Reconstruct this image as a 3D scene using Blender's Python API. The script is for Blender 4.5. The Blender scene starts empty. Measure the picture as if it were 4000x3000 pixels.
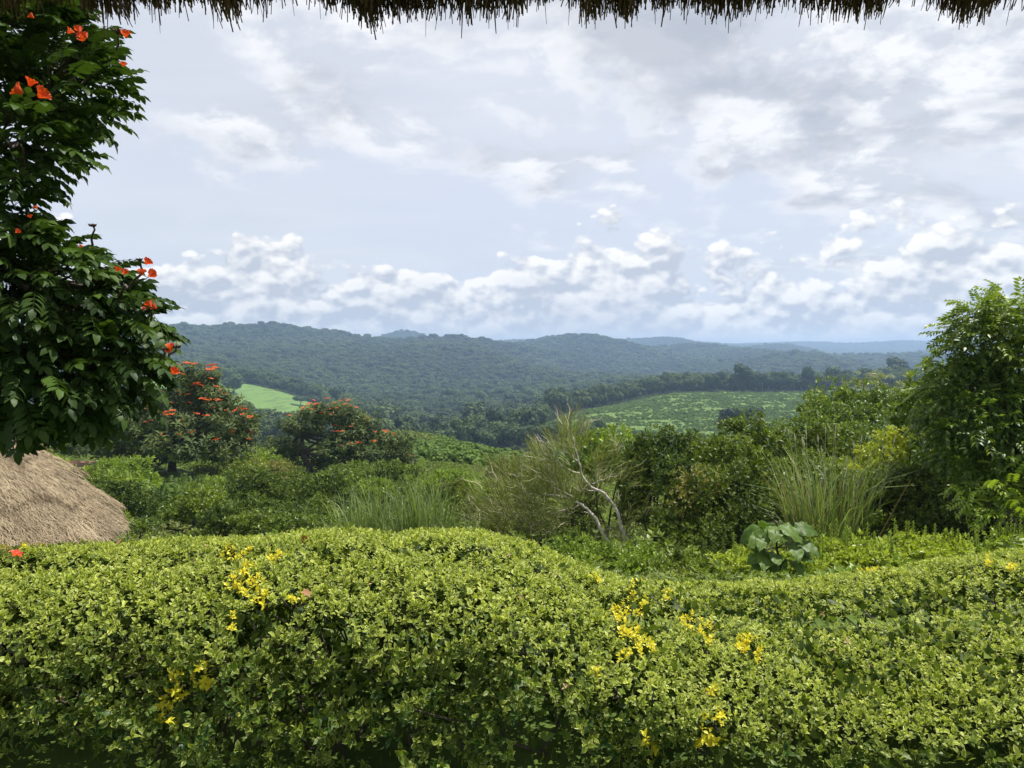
import bpy, math
import numpy as np
from mathutils import Vector

# ------------------------------------------------------------------ camera, sky, sun, exposure
SC = bpy.context.scene
COL = SC.collection
EYE, F, HZ = 2.0, 2856.0, 1380.0          # eye height; focal length and horizon in 4000x3000 photo pixels
cd = bpy.data.cameras.new('camera'); cam = bpy.data.objects.new('camera', cd); COL.objects.link(cam)
cam.location = (0, 0, EYE); cam.rotation_euler = (math.pi / 2, 0, 0)
cd.sensor_width = 36; cd.lens = 36 * F / 4000; cd.shift_y = -(1500 - HZ) / 4000
cd.clip_start = 0.05; cd.clip_end = 20000
SC.camera = cam
SC.view_settings.view_transform = 'Standard'; SC.view_settings.look = 'None'
SC.view_settings.gamma = 1; SC.view_settings.exposure = 0.5; SC.view_settings.use_curve_mapping = False
SC.cycles.max_bounces = 7; SC.cycles.diffuse_bounces = 3; SC.cycles.glossy_bounces = 2
SC.cycles.transmission_bounces = 4; SC.cycles.volume_bounces = 1; SC.cycles.transparent_max_bounces = 4
SC.cycles.use_denoising = True; SC.cycles.caustics_reflective = False; SC.cycles.caustics_refractive = False
SC.cycles.sample_clamp_indirect = 6

SUN_EL, SUN_AZ = math.radians(68), math.radians(72)     # azimuth from +Y towards +X
SUN_DIR = Vector((math.sin(SUN_AZ) * math.cos(SUN_EL), math.cos(SUN_AZ) * math.cos(SUN_EL), math.sin(SUN_EL)))
sl = bpy.data.lights.new('sun', 'SUN'); sl.energy = 4.9; sl.angle = math.radians(0.6); sl.color = (1, 0.955, 0.88)
so = bpy.data.objects.new('sun', sl); COL.objects.link(so)
so.rotation_euler = SUN_DIR.to_track_quat('Z', 'Y').to_euler(); so.location = (0, 0, 60)


class NT:
    """small helper round a node tree"""
    def __init__(s, tree): s.t = tree; s.n = tree.nodes; s.l = tree.links
    def node(s, typ, **kw):
        n = s.n.new(typ)
        for k, v in kw.items(): setattr(n, k, v)
        return n
    def put(s, sock, v):
        if hasattr(v, 'is_output'): s.l.new(v, sock)
        else: sock.default_value = v
    def math(s, op, a, b=0.0, c=None, clamp=False):
        n = s.node('ShaderNodeMath', operation=op, use_clamp=clamp)
        s.put(n.inputs[0], a); s.put(n.inputs[1], b)
        if c is not None: s.put(n.inputs[2], c)
        return n.outputs[0]
    def vmath(s, op, a, b=(0, 0, 0)):
        n = s.node('ShaderNodeVectorMath', operation=op); s.put(n.inputs[0], a); s.put(n.inputs[1], b); return n.outputs[0]
    def mix(s, f, a, b, mode='MIX'):
        n = s.node('ShaderNodeMix', data_type='RGBA', blend_type=mode); n.clamp_factor = True
        s.put(n.inputs[0], f)
        s.put(n.inputs[6], (*a, 1) if isinstance(a, tuple) else a); s.put(n.inputs[7], (*b, 1) if isinstance(b, tuple) else b)
        return n.outputs[2]
    def noise(s, vec, scale, detail=4, rough=0.55, dist=0.0):
        n = s.node('ShaderNodeTexNoise'); n.inputs['Scale'].default_value = scale; n.inputs['Detail'].default_value = detail
        n.inputs['Roughness'].default_value = rough; n.inputs['Distortion'].default_value = dist
        if vec is not None: s.l.new(vec, n.inputs['Vector'])
        return n.outputs[0]
    def ss(s, v, lo, hi, a=0.0, b=1.0):
        n = s.node('ShaderNodeMapRange', interpolation_type='SMOOTHSTEP')
        s.put(n.inputs['Value'], v); s.put(n.inputs['From Min'], lo); s.put(n.inputs['From Max'], hi)
        s.put(n.inputs['To Min'], a); s.put(n.inputs['To Max'], b); return n.outputs[0]


# the sky: physical sky seen through a milky veil, broken cloud above, a bank of cumulus low down
W = bpy.data.worlds.new('World'); SC.world = W; W.use_nodes = True
w = NT(W.node_tree); w.n.clear()
sky = w.node('ShaderNodeTexSky', sky_type='NISHITA'); sky.sun_disc = False
sky.sun_elevation = SUN_EL; sky.sun_rotation = SUN_AZ; sky.air_density = 1.2; sky.dust_density = 2.0; sky.altitude = 1200
d = w.node('ShaderNodeTexCoord').outputs['Generated']
sp = w.node('ShaderNodeSeparateXYZ'); w.l.new(d, sp.inputs[0]); X, Y, Z = sp.outputs
zc = w.math('MAXIMUM', Z, 0.0)
den = w.math('ADD', zc, 0.22)
cb = w.node('ShaderNodeCombineXYZ'); w.put(cb.inputs[0], w.math('DIVIDE', X, den)); w.put(cb.inputs[1], w.math('DIVIDE', Y, den)); P = cb.outputs[0]
K = 10.0                                                   # colours below are radiance; the background runs at 1/K
def kc(r, g, b): return (r * K, g * K, b * K)
# veil, streaky
mp = w.node('ShaderNodeMapping'); w.l.new(P, mp.inputs[0]); mp.inputs['Rotation'].default_value = (0, 0, 0.5); mp.inputs['Scale'].default_value = (0.7, 1.5, 1)
veil = w.ss(w.noise(mp.outputs[0], 1.3, 4, 0.55, 0.4), 0.3, 0.72)
base = w.mix(w.math('ADD', w.math('MULTIPLY', veil, 0.20), 0.74), sky.outputs[0], kc(0.735, 0.755, 0.815))
bl = w.ss(w.noise(mp.outputs[0], 0.8, 2, 0.5, 0.0), 0.35, 0.65)
base = w.mix(w.math('MULTIPLY', bl, 0.60), base, kc(0.605, 0.665, 0.80))
# broken high cloud, more of it towards the right
side = w.math('MULTIPLY', w.ss(X, -0.35, 0.5), 0.20)
off = w.vmath('ADD', P, (3.1, 1.7, 0.4))
hn = w.noise(off, 2.1, 7, 0.60, 0.25)
hd = w.math('ADD', hn, w.math('ADD', side, w.ss(Z, 0.10, 0.30, -0.13, 0.03)))
hm = w.ss(hd, 0.50, 0.70)
hn2 = w.noise(w.vmath('ADD', off, (-0.05, 0.05, 0.0)), 2.1, 7, 0.60, 0.25)
lit = w.math('MULTIPLY_ADD', w.math('SUBTRACT', hn, hn2), 12.0, 0.48, clamp=True)
big = w.ss(w.noise(w.vmath('ADD', off, (0.6, 0.3, 0)), 2.4, 5, 0.55), 0.42, 0.60)
thick = w.math('MULTIPLY', w.ss(hd, 0.56, 0.74), big)
hcol = w.mix(lit, kc(0.61, 0.64, 0.705), kc(0.90, 0.90, 0.915))
hcol = w.mix(w.math('MULTIPLY', thick, 0.72), hcol, kc(0.36, 0.395, 0.47))
c1 = w.mix(w.math('MULTIPLY', hm, 0.88), base, hcol)
# cumulus bank on the horizon
q = w.node('ShaderNodeMapping'); w.l.new(d, q.inputs[0]); q.inputs['Scale'].default_value = (1, 1, 1.5); q.inputs['Location'].default_value = (0.37, 0.2, 0.0)
qv = q.outputs[0]
def billow(v):
    n = w.node('ShaderNodeTexVoronoi', feature='F1', normalize=True); w.l.new(v, n.inputs['Vector'])
    for k_, x_ in (('Scale', 13.0), ('Detail', 2.0), ('Roughness', 0.55), ('Lacunarity', 2.3)): n.inputs[k_].default_value = x_
    return w.math('ADD', w.math('MULTIPLY', w.noise(v, 8.0, 6, 0.58, 0.0), 0.58), w.math('MULTIPLY_ADD', n.outputs['Distance'], -0.75, 0.42))
cn = billow(qv)
top = w.noise(qv, 3.1, 2, 0.5)
cdn = w.math('ADD', cn, w.math('MULTIPLY', w.math('SUBTRACT', w.math('MULTIPLY_ADD', top, 0.24, 0.016), Z), 3.4))
cm = w.ss(cdn, 0.515, 0.57)
cn2 = billow(w.vmath('ADD', qv, (-0.006, 0.0, 0.016)))
cl = w.math('MULTIPLY_ADD', w.math('SUBTRACT', cn, cn2), 9.5, 0.48, clamp=True)
cl = w.math('MULTIPLY', cl, w.ss(cdn, 1.05, 0.55, 0.45, 1.0))
ccol = w.mix(cl, kc(0.50, 0.535, 0.61), kc(1.04, 1.01, 0.96))
c2 = w.mix(w.math('MULTIPLY', cm, 0.85), c1, ccol)
c3 = w.mix(w.ss(Z, 0.05, -0.005, 0.0, 0.85), c2, kc(0.74, 0.765, 0.80))
bg = w.node('ShaderNodeBackground'); bg.inputs[1].default_value = 0.081; w.l.new(c3, bg.inputs[0])
wo = w.node('ShaderNodeOutputWorld'); w.l.new(bg.outputs[0], wo.inputs[0])

# ------------------------------------------------------------------ helpers
def rng(s): return np.random.default_rng(s)
def unit(v): v = np.asarray(v, float); return v / np.maximum(np.linalg.norm(v, axis=-1, keepdims=True), 1e-9)
def PT(px, py, Yd): return np.array([(px - 2000) / F * Yd, Yd, EYE - (py - HZ) / F * Yd])

def waves(seed, n=9, freq=1.0):
    r = rng(seed); k = r.normal(0, 1, (n, 3)) * freq; ph = r.uniform(0, 6.28, n); a = r.uniform(.5, 1, n); a /= np.sqrt((a * a).sum() / 2)
    return lambda p: (np.sin(np.asarray(p) @ k.T + ph) * a).sum(-1)

class Geo:
    """triangle soup with two point attributes: rnd, edge"""
    def __init__(s): s.V = []; s.F = []; s.R = []; s.E = []; s.n = 0
    def add(s, V, Fc, R=0.5, E=0.0):
        V = np.asarray(V, np.float32).reshape(-1, 3); Fc = np.asarray(Fc, np.int32).reshape(-1, 3)
        s.V.append(V); s.F.append(Fc + s.n); m = len(V)
        s.R.append(np.broadcast_to(np.asarray(R, np.float32), (m,)).copy()); s.E.append(np.broadcast_to(np.asarray(E, np.float32), (m,)).copy()); s.n += m
        return s
    def arrays(s): return np.concatenate(s.V), np.concatenate(s.F), np.concatenate(s.R), np.concatenate(s.E)
    def mesh(s, name, mat, smooth=True):
        V, Fc, R, E = s.arrays(); me = bpy.data.meshes.new(name)
        me.vertices.add(len(V)); me.vertices.foreach_set('co', V.ravel())
        me.loops.add(Fc.size); me.loops.foreach_set('vertex_index', Fc.ravel())
        me.polygons.add(len(Fc)); me.polygons.foreach_set('loop_start', np.arange(0, Fc.size, 3, dtype=np.int32))
        me.polygons.foreach_set('use_smooth', np.full(len(Fc), smooth))
        for nm, a in (('rnd', R), ('edge', E)):
            me.attributes.new(nm, 'FLOAT', 'POINT').data.foreach_set('value', a)
        me.materials.append(mat); me.update(calc_edges=True)
        return me
    def obj(s, name, mat, parent=None, smooth=True): return link(name, s.mesh(name, mat, smooth), parent)

def link(name, data, parent=None):
    o = bpy.data.objects.new(name, data); COL.objects.link(o)
    if parent is not None: o.parent = parent
    return o
def tag(o, label=None, cat=None, group=None, kind=None):
    if label: o['label'] = label
    if cat: o['category'] = cat
    if group: o['group'] = group
    if kind: o['kind'] = kind
    return o
def thing(name, label, cat, loc, group=None):
    o = link(name, None); o.location = loc; o.empty_display_size = .2
    return tag(o, label, cat, group)

def basis(dv, nv):
    dv = unit(dv); x = np.cross(dv, nv); x = unit(x); z = np.cross(x, dv)
    return np.stack([x, dv, z], -1)
def rot_euler(R):
    from mathutils import Matrix
    return Matrix(R.tolist()).to_euler()

class Tpl:
    def __init__(s, V, Fc, R=None, E=None):
        s.V = np.asarray(V, float); s.F = np.asarray(Fc, int); n = len(s.V)
        s.R = np.zeros(n) if R is None else np.asarray(R, float); s.E = np.zeros(n) if E is None else np.asarray(E, float)
def scatter(g, T, Pp, R, S, rnd):
    Pp = np.asarray(Pp, float); n = len(Pp)
    if n == 0: return
    S = np.broadcast_to(np.asarray(S, float), (n,))
    V = np.einsum('nij,vj->nvi', R, T.V) * S[:, None, None] + Pp[:, None]
    m = len(T.V); Fc = T.F[None] + (np.arange(n) * m)[:, None, None]
    rr = np.mod(rnd[:, None] + T.R[None], 1.0); ee = np.broadcast_to(T.E[None], (n, m))
    g.add(V, Fc, rr.ravel(), ee.ravel())

def leaf4(w=.22, fold=.06, droop=.12):                         # a leaf of unit length in 4 triangles
    return Tpl([(0, 0, 0), (w, .48, fold), (0, 1, -droop), (-w, .48, fold), (0, .5, 0)], [(0, 1, 4), (4, 1, 2), (0, 4, 3), (4, 2, 3)], None, [.5, 1, .8, 1, 0])
def leaf8(w=.25, fold=.08, droop=.15, wave=0.0):
    V = [(0, 0, 0), (0, .34, .02), (0, .68, -droop * .35), (0, 1, -droop),
         (w * .92, .3, fold), (w * .8, .66, fold * .7 - droop * .3 + wave), (-w * .92, .3, fold), (-w * .8, .66, fold * .7 - droop * .3 - wave)]
    return Tpl(V, [(0, 4, 1), (1, 4, 5), (1, 5, 2), (2, 5, 3), (0, 1, 6), (1, 7, 6), (1, 2, 7), (2, 3, 7)], None, [.3, 0, 0, .9, 1, 1, 1, 1])
def merge(items):                                              # [(tpl, R, P, s, rnd)] -> one template
    V, Fc, R, E, n = [], [], [], [], 0
    for T, Rm, p, s, r in items:
        V.append((T.V @ np.asarray(Rm).T) * s + p); Fc.append(T.F + n); R.append(T.R + r); E.append(T.E); n += len(T.V)
    return Tpl(np.concatenate(V), np.concatenate(Fc), np.concatenate(R), np.concatenate(E))
def sprig(seed, leaf, k, length, spread=(.35, 1.25), stem=.5, size=(.7, 1.1)):
    """k leaves set spirally round a short stem along +Z"""
    r = rng(seed); it = []
    for i in range(k):
        a = i * 2.4 + r.uniform(-.4, .4); t = i / max(k - 1, 1); el = spread[1] + (spread[0] - spread[1]) * t + r.normal(0, .15)
        dv = np.array([math.cos(a) * math.sin(el), math.sin(a) * math.sin(el), math.cos(el)])
        nv = np.array([-math.cos(a) * math.cos(el), -math.sin(a) * math.cos(el), math.sin(el)]) + r.normal(0, .25, 3)
        it.append((leaf, basis(dv, nv), np.array([0, 0, (t - 1) * stem * length]), length * r.uniform(*size), r.uniform(-.12, .12)))
    return merge(it)

def tube(g, pts, rad, sides=6, R=.5):
    pts = np.asarray(pts, float); n = len(pts); rad = np.broadcast_to(np.asarray(rad, float), (n,))
    t = unit(np.gradient(pts, axis=0)); ref = np.array([0.31, 0.17, .9]); x = unit(np.cross(t, ref)); y = np.cross(t, x)
    a = np.linspace(0, 2 * math.pi, sides, endpoint=False)
    V = pts[:, None] + rad[:, None, None] * (np.cos(a)[None, :, None] * x[:, None] + np.sin(a)[None, :, None] * y[:, None])
    Fc = []
    for i in range(n - 1):
        for j in range(sides):
            a0, a1, b0, b1 = i * sides + j, i * sides + (j + 1) % sides, (i + 1) * sides + j, (i + 1) * sides + (j + 1) % sides
            Fc += [(a0, a1, b1), (a0, b1, b0)]
    g.add(V, Fc, R)
def wig(p0, p1, n, amp, seed, sag=0.0):
    r = rng(seed); t = np.linspace(0, 1, n)[:, None]; p0 = np.asarray(p0, float); p1 = np.asarray(p1, float)
    o = r.normal(0, 1, (n, 3)) * amp * np.sin(t * math.pi); q = p0 + (p1 - p0) * t + o; q[:, 2] += sag * np.sin(t[:, 0] * math.pi)
    return q

# ------------------------------------------------------------------ materials
def newmat(name):
    m = bpy.data.materials.new(name); m.use_nodes = True; t = NT(m.node_tree); t.n.clear()
    out = t.node('ShaderNodeOutputMaterial'); return m, t, out
def leaf_mat(name, c0, c1, trans=.3, rough=.42, edge=None, edge_amt=.6, spec=.4, objvar=0.0, tcol=None, patch=None):
    m, t, out = newmat(name)
    if c0[1] > c0[0] and name not in ('forest_leaf', 'variegated_leaf', 'cane_blade', 'olive_leaf', 'scrub_leaf', 'rusty_leaf'): c0, c1 = [tuple(a * k for a, k in zip(c, (1.28, 1.12, .85))) for c in (c0, c1)]   # greens shifted warmer
    at = t.node('ShaderNodeAttribute', attribute_name='rnd').outputs['Fac']
    v = at
    if objvar:
        oi = t.node('ShaderNodeObjectInfo').outputs['Random']; v = t.math('ADD', t.math('MULTIPLY', at, 1 - objvar), t.math('MULTIPLY', oi, objvar))
    pos = t.node('ShaderNodeNewGeometry').outputs['Position']
    if patch: v = t.math('ADD', v, t.math('MULTIPLY_ADD', t.noise(pos, patch[0], 3, .6), 2 * patch[1], -patch[1]), clamp=True)
    c = t.mix(v, c0, c1)
    if edge is not None:
        e = t.node('ShaderNodeAttribute', attribute_name='edge').outputs['Fac']
        nz = t.noise(pos, 60, 2)
        lim = t.math('MULTIPLY_ADD', at, -.5, 1.02)
        e = t.math('ADD', e, t.math('MULTIPLY_ADD', nz, .9, -.45))
        c = t.mix(t.math('MULTIPLY', t.ss(e, t.math('SUBTRACT', lim, .13), t.math('ADD', lim, .1)), edge_amt), c, edge)
    b = t.node('ShaderNodeBsdfPrincipled'); t.l.new(c, b.inputs['Base Color']); b.inputs['Roughness'].default_value = rough
    b.inputs['Specular IOR Level'].default_value = spec
    tr = t.node('ShaderNodeBsdfTranslucent'); tc = t.mix(1.0, c, tcol or (1.25, 1.3, .55), 'MULTIPLY'); t.l.new(tc, tr.inputs[0])
    mx = t.node('ShaderNodeMixShader'); mx.inputs[0].default_value = trans
    t.l.new(b.outputs[0], mx.inputs[1]); t.l.new(tr.outputs[0], mx.inputs[2]); t.l.new(mx.outputs[0], out.inputs[0])
    return m
def bark_mat(name, c0, c1, scale=14, bump=.4, rough=.85):
    m, t, out = newmat(name); tc = t.node('ShaderNodeTexCoord').outputs['Object']
    mp = t.node('ShaderNodeMapping'); t.l.new(tc, mp.inputs[0]); mp.inputs['Scale'].default_value = (1, 1, .3)
    n = t.noise(mp.outputs[0], scale, 6, .65); c = t.mix(t.ss(n, .3, .7), c0, c1)
    b = t.node('ShaderNodeBsdfPrincipled'); t.l.new(c, b.inputs['Base Color']); b.inputs['Roughness'].default_value = rough
    bp = t.node('ShaderNodeBump'); bp.inputs['Strength'].default_value = bump; bp.inputs['Distance'].default_value = .03
    t.l.new(n, bp.inputs['Height']); t.l.new(bp.outputs[0], b.inputs['Normal']); t.l.new(b.outputs[0], out.inputs[0]); return m
def straw_mat(name, c0, c1, rough=.8, trans=0.0):
    m, t, out = newmat(name); at = t.node('ShaderNodeAttribute', attribute_name='rnd').outputs['Fac']
    pos = t.node('ShaderNodeNewGeometry').outputs['Position']
    v = t.math('MULTIPLY_ADD', t.ss(t.noise(pos, 1.3, 4), .3, .7), .5, t.math('MULTIPLY', at, .5))
    c = t.mix(v, c0, c1); b = t.node('ShaderNodeBsdfPrincipled'); t.l.new(c, b.inputs['Base Color']); b.inputs['Roughness'].default_value = rough
    b.inputs['Specular IOR Level'].default_value = .2; t.l.new(b.outputs[0], out.inputs[0]); return m

M = {}
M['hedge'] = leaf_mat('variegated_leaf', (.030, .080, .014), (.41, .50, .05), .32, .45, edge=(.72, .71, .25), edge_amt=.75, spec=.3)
M['hedge_yellow'] = leaf_mat('yellow_leaf', (.60, .55, .025), (.80, .74, .06), .35, .4, tcol=(1.1, 1.0, .6))
M['dry_leaf'] = leaf_mat('dry_leaf', (.20, .08, .04), (.34, .18, .09), .15, .7)
M['dry_shoot'] = leaf_mat('withered_leaf', (.30, .20, .10), (.50, .40, .22), .15, .7, spec=.2)
M['tulip'] = leaf_mat('tulip_leaf', (.015, .037, .011), (.06, .122, .025), .26, .46, edge=(.07, .13, .03), edge_amt=.3, spec=.18)
M['tulip_far'] = leaf_mat('tulip_leaf_far', (.030, .058, .022), (.085, .125, .038), .2, .6, spec=.2)
M['flower'] = leaf_mat('orange_petal', (.50, .030, .008), (.86, .16, .02), .35, .5, edge=(.9, .34, .04), edge_amt=.6, tcol=(1.1, .9, .6))
M['calyx'] = leaf_mat('brown_calyx', (.05, .025, .015), (.09, .05, .025), .05, .7)
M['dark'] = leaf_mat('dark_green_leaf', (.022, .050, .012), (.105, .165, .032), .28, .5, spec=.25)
M['mid'] = leaf_mat('green_leaf', (.058, .105, .018), (.155, .235, .034), .3, .42)
M['fresh'] = leaf_mat('fresh_leaf', (.085, .165, .022), (.21, .32, .042), .35, .42)
M['lime'] = leaf_mat('lime_leaf', (.12, .215, .028), (.30, .40, .06), .35, .42)
M['olive'] = leaf_mat('olive_leaf', (.105, .135, .032), (.25, .27, .075), .3, .55)
M['rusty'] = leaf_mat('rusty_leaf', (.085, .13, .022), (.22, .205, .04), .3, .45)
M['fern'] = leaf_mat('feathery_leaf', (.024, .06, .018), (.075, .135, .034), .25, .65, spec=.15)
M['creeper'] = leaf_mat('creeper_leaf', (.15, .23, .025), (.36, .43, .055), .35, .42)
M['pinn'] = leaf_mat('pinnate_leaf', (.05, .105, .02), (.17, .26, .04), .3, .42)
M['bigleaf'] = leaf_mat('big_leaf', (.040, .092, .020), (.08, .155, .030), .30, .45, edge=(.16, .24, .05), edge_amt=.35, spec=.2)
M['grass'] = leaf_mat('cane_blade', (.085, .14, .035), (.25, .31, .11), .3, .5)
M['dry_cane'] = straw_mat('dry_cane', (.20, .115, .035), (.42, .30, .13))
M['twig'] = straw_mat('twig_tan', (.40, .34, .23), (.70, .62, .48))
M['bark'] = bark_mat('dark_bark', (.035, .027, .02), (.10, .08, .06))
M['pale_bark'] = bark_mat('pale_bark', (.34, .29, .24), (.72, .67, .58), 22, .8)
M['thatch'] = straw_mat('hut_thatch', (.14, .105, .064), (.45, .36, .235))  # lighter tan straw of the hut roof
M['thatch_under'] = straw_mat('eave_thatch', (.05, .03, .017), (.19, .118, .064))  # darker brown straw of the shelter eave
M['forest'] = leaf_mat('forest_leaf', (.018, .040, .013), (.105, .155, .038), .18, .6, objvar=.55, spec=.2, patch=(.008, .6))
M['forest_bark'] = bark_mat('forest_bark', (.16, .14, .12), (.34, .31, .27), 3)
M['tea'] = leaf_mat('scrub_leaf', (.078, .135, .024), (.135, .205, .036), .25, .6, objvar=.4, spec=.15)
M['wall'] = bark_mat('hut_plaster', (.36, .26, .17), (.45, .34, .23), 5, .2)

# ------------------------------------------------------------------ the land: one sheet, valley and forested ridges
NEAR = [(0, 0), (5.2, 0), (7, -.35), (9, -1.0), (12, -2.0), (23, -4.7), (45, -7.3)]
TAB = {
 -2500: [(70, -8), (120, -12), (250, -20), (400, -24), (520, -24), (760, -12), (900, -14), (1300, 0), (1900, 50), (2600, 20), (4500, 40), (8000, 20)],
 300: [(70, -8), (120, -14), (250, -28), (400, -34), (520, -34), (760, -18), (900, -22), (1300, -14), (1900, 44), (2600, 10), (4500, 30), (8000, 0)],
 700: [(70, -8.7), (120, -16), (250, -31), (400, -39), (520, -39), (760, -22), (900, -28), (1300, -16), (1900, 43), (2600, 10), (4500, 20), (8000, 0)],
 900: [(70, -9), (120, -17), (250, -33), (400, -42), (520, -42), (760, -25), (900, -32), (1300, -18), (1900, 52), (2600, 10), (4500, 20), (8000, 0)],
 1080: [(70, -9.5), (120, -18), (250, -35), (400, -46), (520, -47), (760, -33), (900, -42), (1300, -15), (1900, 60), (2600, 10), (4500, 20), (8000, 0)],
 1260: [(70, -9.5), (120, -17), (200, -23), (400, -50), (520, -52), (700, -46), (850, -55), (1100, -44), (1300, -14), (1900, 43), (2600, 0), (4500, 20), (8000, 0)],
 1500: [(70, -9.5), (130, -15), (200, -20), (300, -38), (400, -55), (700, -66), (900, -64), (1100, -51), (1400, -22), (1900, 37), (2600, 0), (4500, 30), (8000, 0)],
 1750: [(70, -9.5), (150, -17), (215, -23), (290, -42), (450, -58), (700, -68), (950, -64), (1150, -56), (1450, -25), (1900, 40), (2600, 0), (4500, 50), (8000, 0)],
 1950: [(70, -10), (150, -19), (215, -31), (290, -42), (450, -57), (700, -66), (1000, -62), (1200, -55), (1500, -26), (1900, 24), (2600, -5), (4500, 62), (8000, 0)],
 2250: [(70, -10), (200, -29), (300, -41), (370, -38), (460, -33), (600, -48), (800, -60), (1100, -58), (1600, -30), (2000, 3), (2600, -15), (4500, 62), (8000, 0)],
 2600: [(70, -10), (200, -28), (330, -39), (400, -37), (600, -29.5), (720, -36), (1000, -58), (1300, -52), (1900, -32), (2400, -18), (3000, -30), (4500, 52), (8000, 10)],
 3150: [(70, -10), (200, -28), (330, -38), (400, -36), (600, -29.5), (720, -36), (1000, -56), (1500, -52), (2600, -40), (3500, -30), (5500, 50), (8000, 10)],
 3700: [(70, -10), (200, -25), (330, -33), (400, -31), (600, -23), (720, -28), (1000, -50), (1500, -50), (2600, -38), (3500, -25), (5500, 62), (8000, 20)],
 6500: [(70, -10), (200, -22), (400, -24), (600, -16), (1000, -40), (2000, -30), (3500, -10), (5500, 60), (8000, 30)],
}
LU = np.linspace(math.log(1.0), math.log(9000), 420); PXS = np.linspace(-2500, 6500, 271)
RIDGES = [  # distance, width in ln(distance), crest heights along photo columns
 (5600, .10, [-2500, 1500, 2300, 2700, 2925, 3034, 3164, 3309, 3504, 3670, 4100, 6500], [30, 40, 46, 46, 56, 70, 72, 52, 82, 72, 76, 70]),
 (4300, .10, [-2500, 1900, 2064, 2227, 2400, 2600, 2716, 2800, 2950, 3200, 6500], [20, 50, 68, 72, 64, 57, 58, 40, 5, -25, -25]),
 (2700, .11, [-2500, 2000, 2300, 2600, 2750, 2900, 3100, 3600, 6500], [0, -10, -14, -3, -5, -26, -50, -44, -30]),
 (1900, .15, [-2500, 300, 600, 787, 990, 1060, 1120, 1202, 1316, 1413, 1495, 1641, 1780, 1900, 2064, 2227, 2400, 6500], [45, 44, 40, 44, 56, 63, 61, 45, 45, 33, 28, 34, 41, 29, 10, -16, -30, -32]),
 (1180, .10, [-2500, 600, 900, 1200, 1500, 1700, 1900, 2200, 6500], [-10, -12, -20, -30, -41, -46, -58, -62, -54]),
]
def _table():
    cols = sorted(TAB); G = np.zeros((len(cols), len(LU)))
    for i, c in enumerate(cols):
        t = NEAR + TAB[c]; G[i] = np.interp(np.exp(LU), [a for a, _ in t], [b for _, b in t])
    T = np.stack([np.interp(PXS, cols, G[:, j]) for j in range(len(LU))], 1)
    def sm(A, s, ax):
        k = np.exp(-.5 * (np.arange(-3 * s, 3 * s + 1) / s) ** 2); k /= k.sum()
        A = np.pad(A, [(3 * s, 3 * s) if a == ax else (0, 0) for a in range(2)], mode='edge')
        return np.apply_along_axis(lambda v: np.convolve(v, k, 'valid'), ax, A)
    T = sm(sm(T, 3, 1), 2, 0)
    for Yd, wd, xs, zs in RIDGES:
        ly = math.log(Yd); cur = np.array([np.interp(ly, LU, row) for row in T]); dz = np.interp(PXS, xs, zs) - cur
        T = T + sm(dz[:, None] * np.exp(-((LU - ly) / wd) ** 2)[None], 1, 0)
    return T
TT = _table()
hillw = waves(5, 14, 1.0)
def gz(x, y):
    x = np.asarray(x, float); y = np.asarray(y, float); r = np.hypot(x, y); th = np.arctan2(x, y)
    px = 2000 + F * np.tan(np.clip(th, -1.0, 1.0)); D = r * np.maximum(np.cos(th), .55)
    fwd = np.clip((np.cos(th) + .15) / .5, 0, 1); fwd = fwd * fwd * (3 - 2 * fwd)
    a = np.clip((px - PXS[0]) / (PXS[1] - PXS[0]), 0, len(PXS) - 1.001); b = np.clip((np.log(np.maximum(D, 1)) - LU[0]) / (LU[1] - LU[0]), 0, len(LU) - 1.001)
    i = a.astype(int); j = b.astype(int); u = a - i; v = b - j
    z = TT[i, j] * (1 - u) * (1 - v) + TT[i + 1, j] * u * (1 - v) + TT[i, j + 1] * (1 - u) * v + TT[i + 1, j + 1] * u * v
    z = z * fwd
    p = np.stack([x / 120, y / 260, 0 * x], -1)
    amp = np.clip((D - 800) / 500, 0, 1) * np.clip(D / 2000, .5, 1.6) * 24
    for Yr in (1180, 1900, 2700, 4300, 5600): amp = amp * (1 - .9 * np.exp(-(np.log(np.maximum(D, 1) / Yr) / (.07 if Yr < 4000 else .2)) ** 2))
    return z + amp * hillw(p) * fwd

def ground():
    th = np.concatenate([np.arange(-180, -46, 3.0), np.arange(-46, 46, .4), np.arange(46, 181, 3.0)]); th[-1] = 180.0
    rad = np.concatenate([[0.3], np.exp(np.linspace(math.log(1), math.log(290), 90)), np.arange(300, 960, 9), np.exp(np.linspace(math.log(970), math.log(7400), 95))])
    T, R = np.meshgrid(np.radians(th), rad, indexing='ij'); x = R * np.sin(T); y = R * np.cos(T); z = gz(x, y)
    V = np.stack([x, y, z], -1); n, m = T.shape; idx = np.arange(n * m).reshape(n, m)
    a, b, c, e = idx[:-1, :-1].ravel(), idx[1:, :-1].ravel(), idx[1:, 1:].ravel(), idx[:-1, 1:].ravel()
    g = Geo(); g.add(V, np.concatenate([np.stack([a, c, b], 1), np.stack([a, e, c], 1)]))
    g.add([(0, 0, gz(0, 0))], np.zeros((0, 3)))
    mt, t, out = newmat('ground_cover'); pos = t.node('ShaderNodeNewGeometry').outputs['Position']
    n1 = t.noise(pos, .9, 6, .7); n2 = t.noise(pos, .05, 4)
    c = t.mix(t.ss(n1, .3, .7), (.035, .06, .014), (.10, .15, .03)); c = t.mix(t.math('MULTIPLY', t.ss(n2, .5, .68), .5), c, (.13, .10, .045))
    bs = t.node('ShaderNodeBsdfPrincipled'); t.l.new(c, bs.inputs['Base Color']); bs.inputs['Roughness'].default_value = .9; bs.inputs['Specular IOR Level'].default_value = .1
    t.l.new(bs.outputs[0], out.inputs[0])
    tag(g.obj('ground', mt), kind='structure')
ground()

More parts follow.
